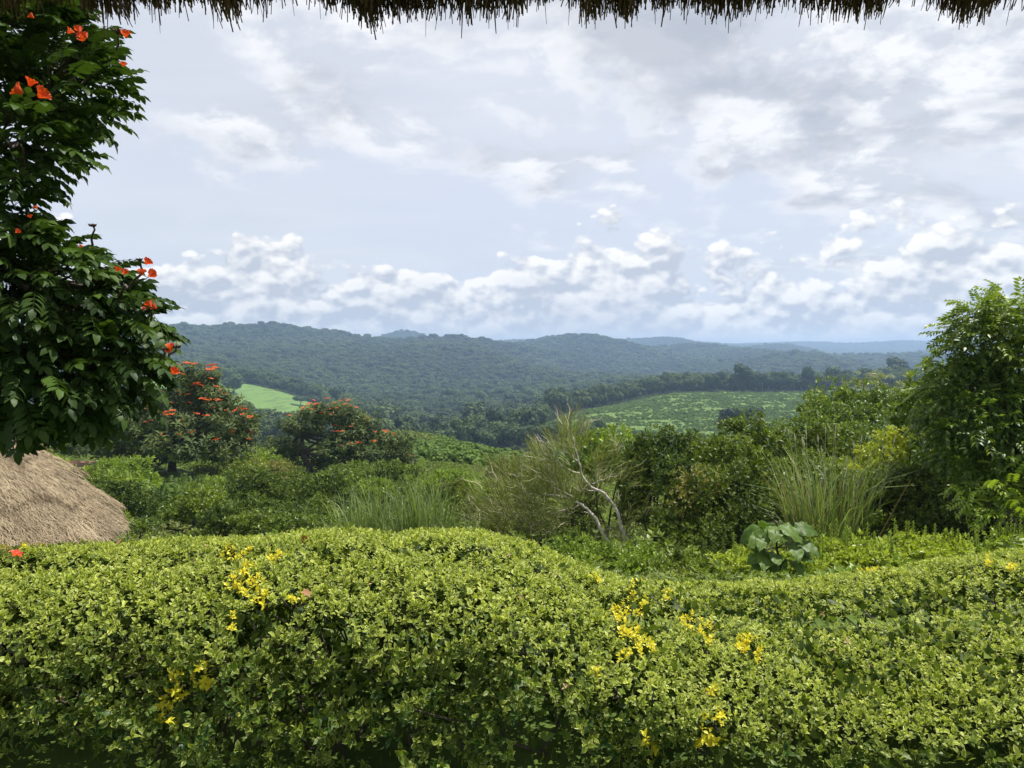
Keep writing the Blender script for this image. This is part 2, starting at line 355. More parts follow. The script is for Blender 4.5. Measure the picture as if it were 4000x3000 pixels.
# fields seen across the valley: low planted cover, its canopy a sheet above the soil
def pxY(x, y): return 2000 + F * x / np.maximum(y, 1e-3)
def in_left(px, Yd):
    top = np.interp(px, [600, 860, 1000, 1150, 1265], [775, 765, 760, 730, 655]); bot = np.interp(px, [600, 900, 1080, 1265], [500, 505, 520, 600])
    return (px > 560) & (px < 1262) & (Yd < top) & (Yd > bot)
def in_right(px, Yd):
    top = np.interp(px, [2050, 2150, 2400, 2650, 3300, 4400], [420, 470, 560, 600, 600, 600]); bot = np.interp(px, [2050, 2400, 3300, 4400], [395, 352, 345, 330])
    return (px > 2130) & (px < 4400) & (Yd < top) & (Yd > bot)
def field(name, inside, lo, hi, xr, c0, c1, soil, amp, step, lift, rows):
    X, Yg = np.meshgrid(np.arange(xr[0], xr[1], step), np.arange(lo, hi, step), indexing='ij')
    w1, w2, w3 = waves(71, 12, 1 / 2.2), waves(72, 12, 1 / 7.0), waves(73, 8, 1 / 25.)
    p = np.stack([X, Yg, 0 * X], -1); z = gz(X, Yg) + lift + amp * (.5 * w1(p) + .5 * w2(p))
    pp = pxY(X, Yg) + 5 * w3(p); ins = inside(pp, Yg + 2 * w3(p[..., ::-1].copy()))
    z = np.where(ins, z, gz(X, Yg) - .4)
    n, m = X.shape; idx = np.arange(n * m).reshape(n, m); k = (ins[:-1, :-1] | ins[1:, 1:] | ins[1:, :-1] | ins[:-1, 1:]).ravel()
    a, b, c, e = [q.ravel()[k] for q in (idx[:-1, :-1], idx[1:, :-1], idx[1:, 1:], idx[:-1, 1:])]
    g = Geo(); g.add(np.stack([X, Yg, z], -1), np.concatenate([np.stack([a, b, c], 1), np.stack([a, c, e], 1)]))
    mt, t, out = newmat(name + '_cover'); pos = t.node('ShaderNodeNewGeometry').outputs['Position']
    n1 = t.noise(pos, .35, 5, .7); n2 = t.noise(pos, .035, 4, .6); c = t.mix(t.ss(n1, .3, .7), c0, c1)
    if rows:
        mp = t.node('ShaderNodeMapping'); t.l.new(pos, mp.inputs[0]); mp.inputs['Rotation'].default_value = (0, 0, .5); mp.inputs['Scale'].default_value = (1, .12, 1)
        n3 = t.noise(mp.outputs[0], .22, 2); c = t.mix(t.ss(n3, .53, .60, 0, .5), c, (.05, .09, .02))
    c = t.mix(t.ss(n2, soil, soil + .05, 0, .85), c, (.16, .10, .06))
    bs = t.node('ShaderNodeBsdfPrincipled'); t.l.new(c, bs.inputs['Base Color']); bs.inputs['Roughness'].default_value = .8; bs.inputs['Specular IOR Level'].default_value = .2
    t.l.new(bs.outputs[0], out.inputs[0])
    tag(g.obj(name, mt), kind='structure'); return w3
field('tea_field', in_left, 490, 790, (-400, -130), (.085, .155, .03), (.125, .205, .04), .9, .3, 1.6, .6, True)
W3 = field('rough_field', in_right, 330, 610, (5, 420), (.075, .13, .024), (.12, .185, .034), .64, .4, 1.6, .6, False)

# ------------------------------------------------------------------ foliage builders
L4 = leaf4(); L4n = leaf4(.13, .03, .2); L8 = leaf8()
SPR = {
 'broad': [sprig(100 + i, leaf4(.24, .07, .14), 6, 1.0) for i in range(4)],
 'narrow': [sprig(120 + i, leaf4(.13, .03, .25), 8, 1.0) for i in range(4)],
 'star': [sprig(140 + i, leaf4(.17, .05, .30), 8, 1.0, (.9, 1.7)) for i in range(4)],
}
def _feather(seed):
    r = rng(seed); it = []
    for i in range(7):
        t = (i + 1) / 7
        for s in (-1, 1): it.append((L4n, basis((s * .8, .45, -.15), (0, 0, 1) + r.normal(0, .15, 3)), np.array([0, t, -.25 * t * t]), .34 * (1.15 - .5 * abs(t - .45)), r.uniform(-.1, .1)))
    return merge(it)
SPR['feather'] = [_feather(i) for i in range(3)]
def _pinn(seed):
    r = rng(seed + 40); it = []; lf = leaf4(.2, .05, .2)
    for i in range(5):
        t = .25 + .65 * i / 4
        for s in (-1, 1): it.append((lf, basis((s * .8, .5, -.3), np.array([s * .2, 0, 1.]) + r.normal(0, .2, 3)), np.array([0, t, .1 * t - .45 * t * t]), .34 * (1.1 - .3 * abs(t - .6)), r.uniform(-.1, .1)))
    it.append((lf, basis((0, .8, -.6), (0, .6, 1)), np.array([0, .92, -.28]), .36, 0.)); return merge(it)
SPR['pinnate'] = [_pinn(i) for i in range(4)]

def blobs_px(bl, depth=.85):
    """(px, py, depth Y, half width px, half height px) -> centres and radii in metres"""
    C, R = [], []
    for px, py, Yd, rx, ry in bl:
        C.append(PT(px, py, Yd)); a, b = rx / F * Yd, ry / F * Yd; R.append((a, depth * (a + b) / 2, b))
    return np.array(C), np.array(R)
def shell(C, R, n, seed, inner=.3, lump=.22, freq=2.6):
    r = rng(seed); w_ = (R[:, 0] * R[:, 1] * R[:, 2]) ** (2 / 3); k = r.choice(len(C), n, p=w_ / w_.sum()); wv = waves(seed + 7, 10, freq)
    u = unit(r.normal(0, 1, (n, 3))); f = 1 - np.abs(r.normal(0, .10, n)); inn = r.random(n) < inner; f[inn] = r.uniform(.35, .92, inn.sum())
    f = f * (1 + lump * wv(u + C[k] * .7)); P = C[k] + u * R[k] * f[:, None]
    nrm = unit(u / R[k]); deep = (waves(seed + 11, 10, 4.2 / R.mean())(P) > .55) & (f > .78) & (r.random(n) < .85)
    for j in range(len(C)):
        q = (((P - C[j]) / R[j]) ** 2).sum(1); deep |= (q < .42) & (k != j) & (r.random(n) < .85)
    return P[~deep], nrm[~deep], r
def foliage(C, R, size, kind, seed, cover=1.5, inner=.3, lump=.22, up=.35, jit=.55, zmin=None, n=None):
    leaves = {'broad': (6, .24), 'narrow': (8, .13), 'star': (8, .17), 'feather': (14, .045), 'pinnate': (11, .07)}[kind]
    area = sum(4 * math.pi * (a * b * c) ** (2 / 3) for a, b, c in R)
    if n is None: n = int(cover * area / (leaves[0] * leaves[1] * size * size * .9))
    P, nr, r = shell(C, R, n, seed, inner, lump)
    if zmin is not None: P, nr = P[P[:, 2] > zmin], nr[P[:, 2] > zmin]
    g = Geo(); m = len(P); ax = unit(nr + np.array([0, 0, up]) + r.normal(0, jit, (m, 3)))
    if kind in ('feather', 'pinnate'):                                       # the template runs along +Y
        ax = unit(nr * [1, 1, .4] + r.normal(0, jit, (m, 3)) + [0, 0, .05]); Rm = basis(ax, np.array([0, 0, 1.]) + r.normal(0, .3, (m, 3)))
    else:
        B = basis(ax, unit(r.normal(0, 1, (m, 3)))); Rm = np.stack([B[..., 0], B[..., 2], B[..., 1]], -1); Rm[..., 1] *= -1
    S = size * r.uniform(.75, 1.25, m); v = r.integers(0, len(SPR[kind]), m); tone = np.clip(.5 + .22 * waves(seed + 3, 8, 1.3)(P) + r.normal(0, .2, m), .02, .9)
    for i, T in enumerate(SPR[kind]): k = v == i; scatter(g, Tpl(T.V, T.F, T.R * .6, T.E), P[k], Rm[k], S[k], tone[k])
    g.R = [np.clip(a, 0, 1) for a in g.R]
    return g
def stems(base, C, seed, rad=.05, n=5):
    g = Geo(); base = np.asarray(base, float)
    for i, c in enumerate(C[:12]):
        p = wig(base + rng(seed + i).normal(0, .06, 3) * [1, 1, 0], c + [0, 0, .1], n, .06 * np.linalg.norm(c - base) * .5, seed + i)
        tube(g, p, np.linspace(rad, rad * .25, n), 5)
    return g
def shrub(name, label, cat, bl, size, kind, mat, seed, group=None, base=None, stem_r=.05, cover=1.5, bark='bark', part='foliage', **kw):
    C, R = blobs_px(bl)
    if base is None: bx_, by_ = C[:, 0].mean(), C[:, 1].mean()
    else: bx_, by_ = base
    b = np.array([bx_, by_, float(gz(bx_, by_)) - .05]); o = thing(name, label, cat, b, group)
    g = foliage(C - b, R, size, kind, seed, cover, **kw)
    tag(g.obj(part, M[mat], o), kind='stuff')
    stems(np.zeros(3), C - b, seed, stem_r).obj('stem', M[bark], o)
    return o, C, R, b

# ------------------------------------------------------------------ forest: far wood as one mass, nearer trees one by one
def crown(seed, n, h=1.0, card=.11, flat=1.0, lobes=13):
    """leafy crown about 1 m wide and h tall, standing on z=0 at its trunk top"""
    r = rng(seed); C = []; R = []
    for i in range(lobes):
        a = r.uniform(0, 6.28); q = math.sqrt(r.random()) * .34; z = r.uniform(.22, .78) * h
        s = r.uniform(.15, .26) * (1.1 - .5 * abs(z / h - .5)); C.append((q * math.cos(a), q * math.sin(a), z)); R.append((s, s, s * .8 * flat))
    C, R = np.array(C), np.array(R); P, nr, r = shell(C, R, n, seed + 1, .1, .12, 9)
    g = Geo(); m = len(P); nv = unit(nr + r.normal(0, .38, (m, 3)) + [0, 0, .15]); B = basis(np.cross(nv, unit(r.normal(0, 1, (m, 3)))), nv)
    T = Tpl([(-.5, -.45, 0), (.5, -.35, 0), (.35, .5, .1), (-.4, .45, -.08)], [(0, 1, 2), (0, 2, 3)])
    scatter(g, T, P, B, card * r.uniform(.6, 1.3, m), np.clip(.5 + .25 * waves(seed, 6, 5)(P) + r.normal(0, .15, m), 0, 1)); return g
TREES = []                                                       # templates: (crown mesh, trunk mesh)
def trunk_geo(seed, th, spread=.25):
    g = Geo(); r = rng(seed); tube(g, wig((0, 0, -.06), (r.normal(0, .03), r.normal(0, .03), th + .25), 5, .012, seed), np.linspace(.03, .016, 5), 6)
    for i in range(5):
        a = i * 1.3 + r.uniform(0, .5); tube(g, wig((0, 0, th * r.uniform(.8, 1.1)), (spread * math.cos(a), spread * math.sin(a), th + r.uniform(.2, .5)), 4, .02, seed + i), np.linspace(.014, .005, 4), 4)
    return g
spec = [(3000, .85, 1., .28), (3000, .75, .9, .35), (3000, 1.05, 1., .3), (2800, .6, .8, .45), (3000, .95, 1.1, .22)]
for i, (n, h, fl, th) in enumerate(spec):
    g = crown(300 + i * 11, n, h, .07, fl)
    g.V = [v + np.array([0, 0, th], np.float32) for v in g.V]
    TREES.append((g.mesh('crown', M['forest']), trunk_geo(300 + i, th).mesh('trunk', M['forest_bark'])))
TC = bpy.data.collections.new('forest_templates')
for i in range(len(TREES)):
    o = bpy.data.objects.new('forest_tree_%d' % i, TREES[i][0]); TC.objects.link(o)

def visible(x, y, z):
    """keep what the eye could see over the land in front of it (with slack)"""
    keep = np.ones(len(x), bool); e = (z + 24 - EYE) / np.hypot(x, y)
    for f in np.linspace(.12, .985, 60): keep &= e > (gz(x * f, y * f) - EYE) / (np.hypot(x, y) * f)
    return keep
def instancer(name, pts, scl, rotz, idx, coll):
    me = bpy.data.meshes.new(name); me.vertices.add(len(pts)); me.vertices.foreach_set('co', np.asarray(pts, np.float32).ravel())
    me.attributes.new('scl', 'FLOAT_VECTOR', 'POINT').data.foreach_set('vector', np.asarray(scl, np.float32).ravel())
    me.attributes.new('rz', 'FLOAT_VECTOR', 'POINT').data.foreach_set('vector', np.stack([0 * rotz, 0 * rotz, rotz], 1).astype(np.float32).ravel())
    me.attributes.new('idx', 'INT', 'POINT').data.foreach_set('value', np.asarray(idx, np.int32))
    o = link(name, me); ng = bpy.data.node_groups.new(name, 'GeometryNodeTree')
    ng.interface.new_socket('Geometry', in_out='INPUT', socket_type='NodeSocketGeometry'); ng.interface.new_socket('Geometry', in_out='OUTPUT', socket_type='NodeSocketGeometry')
    t = NT(ng); gi = t.node('NodeGroupInput'); go = t.node('NodeGroupOutput'); ip = t.node('GeometryNodeInstanceOnPoints')
    ci = t.node('GeometryNodeCollectionInfo'); ci.inputs['Collection'].default_value = coll; ci.inputs['Separate Children'].default_value = True; ci.inputs['Reset Children'].default_value = True
    def na(nm, ty): n = t.node('GeometryNodeInputNamedAttribute', data_type=ty); n.inputs[0].default_value = nm; return n.outputs[0]
    er = t.node('FunctionNodeEulerToRotation'); t.l.new(na('rz', 'FLOAT_VECTOR'), er.inputs[0])
    t.l.new(gi.outputs[0], ip.inputs['Points']); t.l.new(ci.outputs[0], ip.inputs['Instance']); ip.inputs['Pick Instance'].default_value = True
    t.l.new(na('idx', 'INT'), ip.inputs['Instance Index']); t.l.new(er.outputs[0], ip.inputs['Rotation']); t.l.new(na('scl', 'FLOAT_VECTOR'), ip.inputs['Scale'])
    t.l.new(ip.outputs[0], go.inputs[0]); md = o.modifiers.new('scatter', 'NODES'); md.node_group = ng
    return tag(o, kind='stuff')

def fr_grid(lo, hi, step, seed, u0=-.82, u1=.82):
    r = rng(seed); Xg, Yg = np.meshgrid(np.arange(u0 * hi, u1 * hi, step), np.arange(lo, hi, step)); x = Xg.ravel() + r.uniform(-.48, .48, Xg.size) * step; y = Yg.ravel() + r.uniform(-.48, .48, Xg.size) * step
    k = (np.abs(x / y) < .82); return x[k], y[k], r
def forest():
    xs, ys, ss = [], [], []
    for lo, hi, st, dia in ((330, 900, 8.5, 11), (900, 1500, 9.5, 12.5), (1500, 2300, 11, 14), (2300, 3800, 14.5, 17), (3800, 5900, 21, 22)):
        x, y, r = fr_grid(lo, hi, st, int(lo)); px = pxY(x, y)
        k = ~(in_left(px, y - 4) | in_left(px, y + 6)) & ~(in_right(px, y) | in_right(px, y - 6))
        k &= ~((px < 1300) & (y < 640) & (y > 380)) & ~((y < 345) & (px > 2000)) & ~((y < 430) & (px > 2090) & (px < 2700))
        k &= visible(x, y, gz(x, y)); x, y = x[k], y[k]; xs.append(x); ys.append(y); ss.append(dia * r.lognormal(-.03, .22 if lo < 900 else (.2 if lo < 2000 else .12), len(x)))
    x, y, s = map(np.concatenate, (xs, ys, ss)); r = rng(9)
    near = (y < 560) & (pxY(x, y) > 1450) & (pxY(x, y) < 2450); px = pxY(x, y)
    z = gz(x, y); hs = np.clip(s, 6, 99) ** .8 * 12 ** .2 * r.uniform(.85, 1.25, len(s)) * np.where(y < 900, 1.0, .85); pts = np.stack([x, y, z], 1); rz = r.uniform(0, 6.28, len(x)); idx = r.integers(0, 5, len(x))
    ni = np.where(near)[0]; ni = ni[np.argsort(y[ni])][:110]; far = np.ones(len(x), bool); far[ni] = False
    o = instancer('forest', pts[far], np.stack([s, s, hs], 1)[far], rz[far], idx[far], TC); o['label'] = 'dense dark green forest canopy covering the hills'
    for i in ni:
        forest_tree('forest_tree', 'dark rounded forest tree on the valley floor left of the rough field', 'trees on the valley floor', pts[i], s[i], hs[i] * 1.05, rz[i], idx[i])
    print('forest', far.sum(), len(ni))
def forest_tree(name, label, group, p, s, h, rz, idx):
    o = thing(name, label, 'tree', p, group); o.rotation_euler = (0, 0, rz)
    for nm, me in zip(('crown', 'trunk'), TREES[int(idx)]):
        c = link(nm, me, o); c.scale = (s, s, h)
    return o
forest()
# the row of trees along the top of the rough field
r = rng(77)
for px in np.arange(2190, 4250, 26):
    for row in range(2):
        pj = px + r.uniform(-11, 11); top = np.interp(pj, [2050, 2150, 2400, 2650, 3300, 4400], [395, 455, 560, 600, 600, 600]) + 9 + row * 13 + r.uniform(0, 6)
        x = (pj - 2000) / F * top; s = r.uniform(8, 13); h = s * r.uniform(1.0, 1.35) * (1.35 if r.random() < .06 else 1)
        forest_tree('forest_tree', 'dark tree in the row along the top edge of the rough field', 'trees along the rough field', (x, top, float(gz(x, top)) - .3), s * .85, h, r.uniform(0, 6.28), r.integers(0, 5))
# scattered trees on and under the fields
def lone(px, Yd, s, h, idx, label, group=None, name='field_tree'):
    x = (px - 2000) / F * Yd; forest_tree(name, label, group, (x, Yd, float(gz(x, Yd)) - .2), s, h, px * .37, idx)
lone(916, 645, 24, 17, 0, 'flat-crowned dark tree standing alone on the tea field')
lone(1175, 640, 14, 9, 3, 'low spreading tree at the lower tip of the tea field')
for i, (px, Yd, s, h) in enumerate([(985, 500, 9, 10), (1015, 505, 10, 11), (1040, 498, 9, 9.5), (1090, 510, 6, 11), (1120, 515, 7, 10), (1150, 512, 7, 9), (960, 508, 8, 9), (1200, 520, 8, 8), (1230, 525, 7, 9)]):
    lone(px, Yd, s * .85, h * .75, i % 5, 'dark bushy tree in the row below the tea field', 'trees below the tea field')
for i, (px, Yd, s, h) in enumerate([(1470, 330, 7, 8), (1590, 330, 8, 8), (1620, 345, 9, 9), (1560, 350, 8, 8)]):
    lone(px, Yd, s, h, i % 5, 'small dark tree on the green slope behind the second flowering tree', 'trees on the green slope')
for i, (px, Yd, s, h) in enumerate([(2260, 325, 11, 9), (2300, 322, 10, 8), (2210, 330, 10, 8), (2345, 330, 7, 11), (2370, 322, 9, 7), (2430, 320, 10, 7), (2150, 335, 11, 9), (2105, 345, 12, 10)]):
    lone(px, Yd, s, h, (i * 2) % 5, 'tall dark tree at the lower edge of the rough field', 'trees under the rough field')
# low scrub over the rough field and the green spur
SCB = bpy.data.collections.new('scrub_templates')
for i in range(3): SCB.objects.link(bpy.data.objects.new('scrub_%d' % i, crown(500 + i * 5, 700, .6, .115, .9, 8).mesh('scrub', M['tea'])))
def scrub(name, label, test, lo, hi, step, size, seed):
    x, y, r = fr_grid(lo, hi, step, seed); px = pxY(x, y); k = test(px, y) & (r.random(len(x)) < .8); x, y = x[k], y[k]; k = visible(x, y, gz(x, y)); x, y = x[k], y[k]
    s = size * np.minimum(r.lognormal(0, .35, len(x)), 1.5); o = instancer(name, np.stack([x, y, gz(x, y) + .1], 1), np.stack([s, s, s * .85], 1), r.uniform(0, 6.28, len(x)), r.integers(0, 3, len(x)), SCB); o['label'] = label; print(name, len(x))
scrub('field_scrub', 'low green scrub covering the rough field', lambda p, y: in_right(p - 14, y) | in_right(p + 14, y) | in_right(p, y + 5), 330, 610, 2.3, 2.2, 21)
scrub('slope_scrub', 'low green scrub on the spur behind the flowering trees', lambda p, y: (p > 850) & (p < 1960) & (y < 235 + (p < 1450) * 200) & (y > 85), 85, 440, 2.3, 2.4, 22)
scrub('valley_scrub', 'low green scrub on the slope behind the thicket', lambda p, y: (p > 1960) | (p < 850), 92, 330, 2.8, 2.6, 23)

# leafy ground cover over the near slope
GC = bpy.data.collections.new('cover_templates')
for i, mt in enumerate(('dark', 'mid', 'fresh', 'mid', 'olive')):
    gg = foliage(np.array([(0, 0, .3), (.25, .1, .2), (-.2, -.15, .22)]), np.array([(.45, .45, .42), (.35, .35, .3), (.35, .35, .3)]), .105, 'broad', 560 + i, cover=.9, inner=.15, up=.6)
    GC.objects.link(bpy.data.objects.new('cover_%d' % i, gg.mesh('cover', M[mt])))
def cover(name, label, lo, hi, step, size, hk, seed):
    x, y, r = fr_grid(lo, hi, step, seed); px = pxY(x, y); k = ~((x < -6.0) & (y > 7) & (y < 19.5)); x, y, px = x[k], y[k], px[k]
    s = size * r.lognormal(0, .25, len(x)); s = np.where(((px < 420) & (y > 35)) | ((px > 590) & (px < 770) & (y > 45)) | ((px > 1150) & (px < 1290) & (y > 58)), s * .35, s)
    o = instancer(name, np.stack([x, y, gz(x, y) - .05], 1), np.stack([s, s, s * hk * r.uniform(.7, 1.3, len(x))], 1), r.uniform(0, 6.28, len(x)), r.integers(0, 5, len(x)), GC); o['label'] = label; print(name, len(x))
cover('low_cover', 'low leafy ground cover just behind the hedge', 6.3, 18, .5, .62, .55, 24)
cover('undergrowth', 'tangled leafy undergrowth filling the slope below the hedge', 18, 84, 1.0, 1.15, .6, 25)

# ------------------------------------------------------------------ the two flowering trees in the middle distance
def flower_cluster_mesh():
    g = Geo(); r = rng(4); it = []
    pet = Tpl([(-.25, 0, 0), (.25, 0, 0), (.34, .5, .1), (-.34, .5, .1), (0, .85, -.05)], [(0, 1, 2), (0, 2, 3), (3, 2, 4)], None, [0, 0, .7, .7, 1])
    for i in range(9):
        a = i * .7; c = np.array([math.cos(a), math.sin(a), 0]) * .36 * (1 if i else 0) + [0, 0, r.uniform(-.03, .06)]
        for k in range(4):
            b = a + k * 1.57; dv = np.array([math.cos(b) * .6, math.sin(b) * .6, .7]); it.append((pet, basis(dv, (-dv[0], -dv[1], .6)), c, .26, r.uniform(-.2, .2)))
    T = merge(it); g.add(T.V, T.F, np.clip(.5 + T.R, 0, 1), T.E); return g.mesh('flower_cluster', M['flower'])
FCM = flower_cluster_mesh()
def tulip_tree(label, Yd, tiers, base_px, trunk_px, seed, flowers, branch):
    b = PT(base_px[0], base_px[1], Yd); b[2] = gz(b[0], b[1]) - .1; o = thing('flowering_tree', label, 'tree', b)
    C, R = blobs_px([(px, py, Yd + dy, rx, ry) for px, py, rx, ry, dy in tiers], 1.0); R[:, 1] = np.minimum(R[:, 0] * .9, R[:, 1] * 1.6)
    g = foliage(C - b, R, .5, 'star', seed, cover=1.6, inner=.22, lump=.25, up=.75, jit=.35); tag(g.obj('crown', M['tulip_far'], o), kind='stuff')
    t = Geo(); tp = np.array([PT(x, y, Yd) - b for x, y in trunk_px]); tp[0] = (0, 0, -.2); tube(t, tp, np.linspace(.42, .2, len(tp)), 8); t.obj('trunk', M['bark'], o)
    for i, c in enumerate(C - b):
        q = Geo(); tube(q, wig(tp[-1 - (i % 2)], c, 6, .15, seed + i), np.linspace(.16, .04, 6), 5); q.obj('branch', M['bark'], o)
    r = rng(seed + 5); n = 0
    for px, py, wd in flowers:
        # on the crown's camera side where that pixel's ray first meets it
        dirv = PT(px, py, 1.0) - [0, 0, EYE]; best = None
        for c, rr in zip(C, R):
            A = ((dirv / rr) ** 2).sum(); oc = (np.array([0, 0, EYE]) - c) / rr; Bq = 2 * (oc * (dirv / rr)).sum(); Cq = (oc ** 2).sum() - 1.05; D = Bq * Bq - 4 * A * Cq
            if D > 0:
                s = (-Bq - math.sqrt(D)) / (2 * A); best = s if best is None else min(best, s)
        p = np.array([0, 0, EYE]) + dirv * (best or Yd); f = link('flower_cluster', FCM, o); f.location = p - b + np.array([0, -.45, .18]); s = wd / F * Yd * .7
        f.scale = (s, s, s * r.uniform(.55, .8)); f.rotation_euler = (r.normal(0, .2), r.normal(0, .2), r.uniform(0, 6.28))
    return o
fl1 = [(700, 1434, 50), (740, 1428, 50), (770, 1430, 40), (835, 1436, 60), (830, 1452, 50), (850, 1445, 45), (665, 1440, 30), (725, 1470, 26), (690, 1465, 24), (780, 1505, 50), (790, 1512, 40), (765, 1512, 30), (832, 1487, 32), (855, 1518, 36), (870, 1532, 28), (885, 1545, 22), (640, 1535, 26), (715, 1545, 22), (745, 1548, 24), (700, 1535, 18), (800, 1565, 42), (815, 1570, 36), (830, 1568, 22), (855, 1570, 36), (870, 1570, 24), (575, 1583, 32), (585, 1590, 28), (655, 1620, 52), (675, 1628, 50), (685, 1612, 36), (640, 1624, 36), (612, 1622, 22), (570, 1605, 24), (770, 1620, 26), (783, 1624, 22), (805, 1630, 22), (820, 1630, 24), (720, 1648, 22), (720, 1645, 18), (940, 1602, 46), (960, 1606, 46), (925, 1612, 36), (985, 1635, 36), (955, 1625, 28), (760, 1695, 26), (710, 1703, 22), (640, 1703, 22), (850, 1725, 30), (860, 1722, 26), (915, 1695, 32), (905, 1692, 22), (985, 1690, 30), (990, 1700, 26), (980, 1720, 30), (920, 1683, 22), (335, 1640, 30), (320, 1650, 22), (330, 1725, 26), (305, 1728, 20), (580, 1655, 24), (600, 1650, 22), (890, 1610, 20), (845, 1600, 18), (750, 1580, 18), (680, 1580, 18)]
tulip_tree('dark spreading tree with many orange flower clusters and a visible thick trunk', 63,
           [(770, 1470, 110, 45, 0), (700, 1530, 150, 60, 1.5), (830, 1560, 110, 60, 0), (690, 1630, 190, 60, 0), (880, 1640, 120, 55, -1), (560, 1680, 170, 60, 1), (740, 1720, 200, 55, -2), (910, 1710, 100, 50, 1), (430, 1700, 120, 60, 2), (420, 1745, 100, 40, 0), (640, 1770, 130, 40, -1), (860, 1765, 110, 45, -1), (960, 1650, 60, 50, 2)],
           (675, 1880), [(675, 1880), (672, 1820), (676, 1780), (680, 1740)], 910, fl1, 0)
fl2 = [(1205, 1590, 30), (1215, 1582, 30), (1240, 1585, 36), (1190, 1600, 28), (1185, 1608, 24), (1225, 1605, 30), (1230, 1570, 26), (1283, 1563, 30), (1345, 1564, 28), (1335, 1572, 26), (1365, 1570, 26), (1350, 1585, 28), (1370, 1592, 26), (1395, 1598, 26), (1290, 1605, 26), (1300, 1622, 26), (1260, 1618, 22), (1320, 1600, 24), (1285, 1590, 22), (1310, 1580, 24), (1128, 1625, 20), (1137, 1628, 20), (1315, 1668, 26), (1322, 1690, 24), (1340, 1690, 24), (1375, 1672, 24), (1305, 1690, 20), (1440, 1640, 20), (1515, 1690, 26), (1500, 1687, 20), (1540, 1700, 26), (1470, 1692, 20), (1465, 1728, 26), (1400, 1735, 24), (1410, 1735, 22), (1370, 1738, 22), (1240, 1755, 20), (1240, 1810, 18), (1368, 1807, 18), (1605, 1785, 22), (1262, 1682, 18), (1335, 1745, 16)]
tulip_tree('dark flowering tree with an open forked crown and fewer orange flowers', 76,
           [(1290, 1610, 100, 45, 0), (1370, 1640, 95, 45, 1), (1180, 1660, 85, 45, 0), (1420, 1680, 80, 40, 0), (1530, 1720, 75, 40, 0), (1340, 1720, 110, 45, -1), (1100, 1740, 95, 45, 1), (1480, 1770, 110, 45, -1), (1560, 1800, 70, 40, 1), (1120, 1800, 80, 35, 0), (1340, 1800, 110, 45, 1), (1240, 1790, 50, 30, 2)],
           (1215, 1900), [(1215, 1900), (1215, 1850), (1200, 1812), (1178, 1770), (1180, 1700)], 940, fl2, 0)

# ------------------------------------------------------------------ thicket on the slope, from far to near
UG = 'shrubs in the undergrowth below the hedge'
def und(px, py, Yd, rx, ry, kind, mat, seed, size, label, name='shrub', extra=(), cat='shrub', group=None, **kw):
    return shrub(name, label, cat, [(px, py, Yd, rx, ry)] + list(extra), size, kind, mat, seed, group, **kw)
# olive trees on the spur
for i, (px, py, Yd, rx, ry) in enumerate([(1640, 1745, 150, 90, 45), (1760, 1790, 140, 100, 55), (1690, 1820, 120, 120, 55), (1840, 1830, 130, 60, 45), (1560, 1790, 125, 90, 50), (1620, 1850, 105, 90, 45)]):
    und(px, py, Yd, rx, ry, 'narrow', 'olive', 600 + i, .75, ['grey-green bush at the brow of the spur', 'grey-green bush at the right end of the spur facing the valley trees', 'grey-green bush low on the spur behind the rusty bush', 'small grey-green bush next to the flat-topped tree', 'grey-green bush touching the forked flowering tree crown', 'grey-green bush just above the tall grass'][i], 'olive_bush', [(px + 50, py + 25, Yd + 3, rx * .6, ry * .8)], 'bush', 'grey-green bushes on the spur', cover=1.3)
und(2030, 1830, 60, 125, 42, 'narrow', 'olive', 620, .38, 'yellowish flat-topped tree left behind the leaning bare-trunked tree', 'flat_topped_tree', [(1950, 1850, 60, 70, 35), (2110, 1845, 61, 80, 40)], 'tree', cover=1.6)
# left: garden beyond the hut
for i, (px, py, Yd, rx, ry, mat, lab) in enumerate([
    (255, 1735, 66, 75, 45, 'fern', 'bluish green round bush above the bare red soil'), (150, 1755, 60, 60, 50, 'olive', 'yellowish bush just over the thatched roof slope'),
    (215, 1800, 50, 55, 30, 'lime', 'low clipped lime green bush beside the thatched roof'), (150, 1700, 72, 90, 50, 'fern', 'bluish green bush under the hanging tulip tree leaves'),
    (250, 1840, 42, 40, 22, 'lime', 'very bright lime green ground bush beside the thatched roof'), (290, 1600, 90, 130, 70, 'fresh', 'sunlit leafy tree seen through the tulip tree leaves')]):
    und(px, py, Yd, rx, ry, 'broad', mat, 640 + i, .26, lab, 'garden_bush', cover=1.4, cat='bush')
g = Geo(); r = rng(31); cx, cy = PT(255, 1780, 62)[:2]; T = np.linspace(0, 6.28, 40, endpoint=False); rr_ = 1 + .15 * np.sin(3 * T) + .1 * np.sin(5 * T + 1)
V = [(cx, cy, float(gz(cx, cy)) + .35)]
for q in (.5, .85, 1.0):
    for a, k in zip(T, rr_):
        x, y = cx + 2.6 * q * k * math.cos(a), cy + 6 * q * k * math.sin(a); V.append((x, y, float(gz(x, y)) + (.3 - .35 * (q > .95)) + r.normal(0, .04)))
Fc = [(0, 1 + i, 1 + (i + 1) % 40) for i in range(40)]
for k in range(2):
    for i in range(40): a0, a1 = 1 + k * 40 + i, 1 + k * 40 + (i + 1) % 40; Fc += [(a0, a0 + 40, a1 + 40), (a0, a1 + 40, a1)]
g.add(V, Fc); tag(g.obj('bare_soil', bark_mat('red_soil', (.16, .075, .04), (.30, .16, .095), 5, .6)), kind='structure')
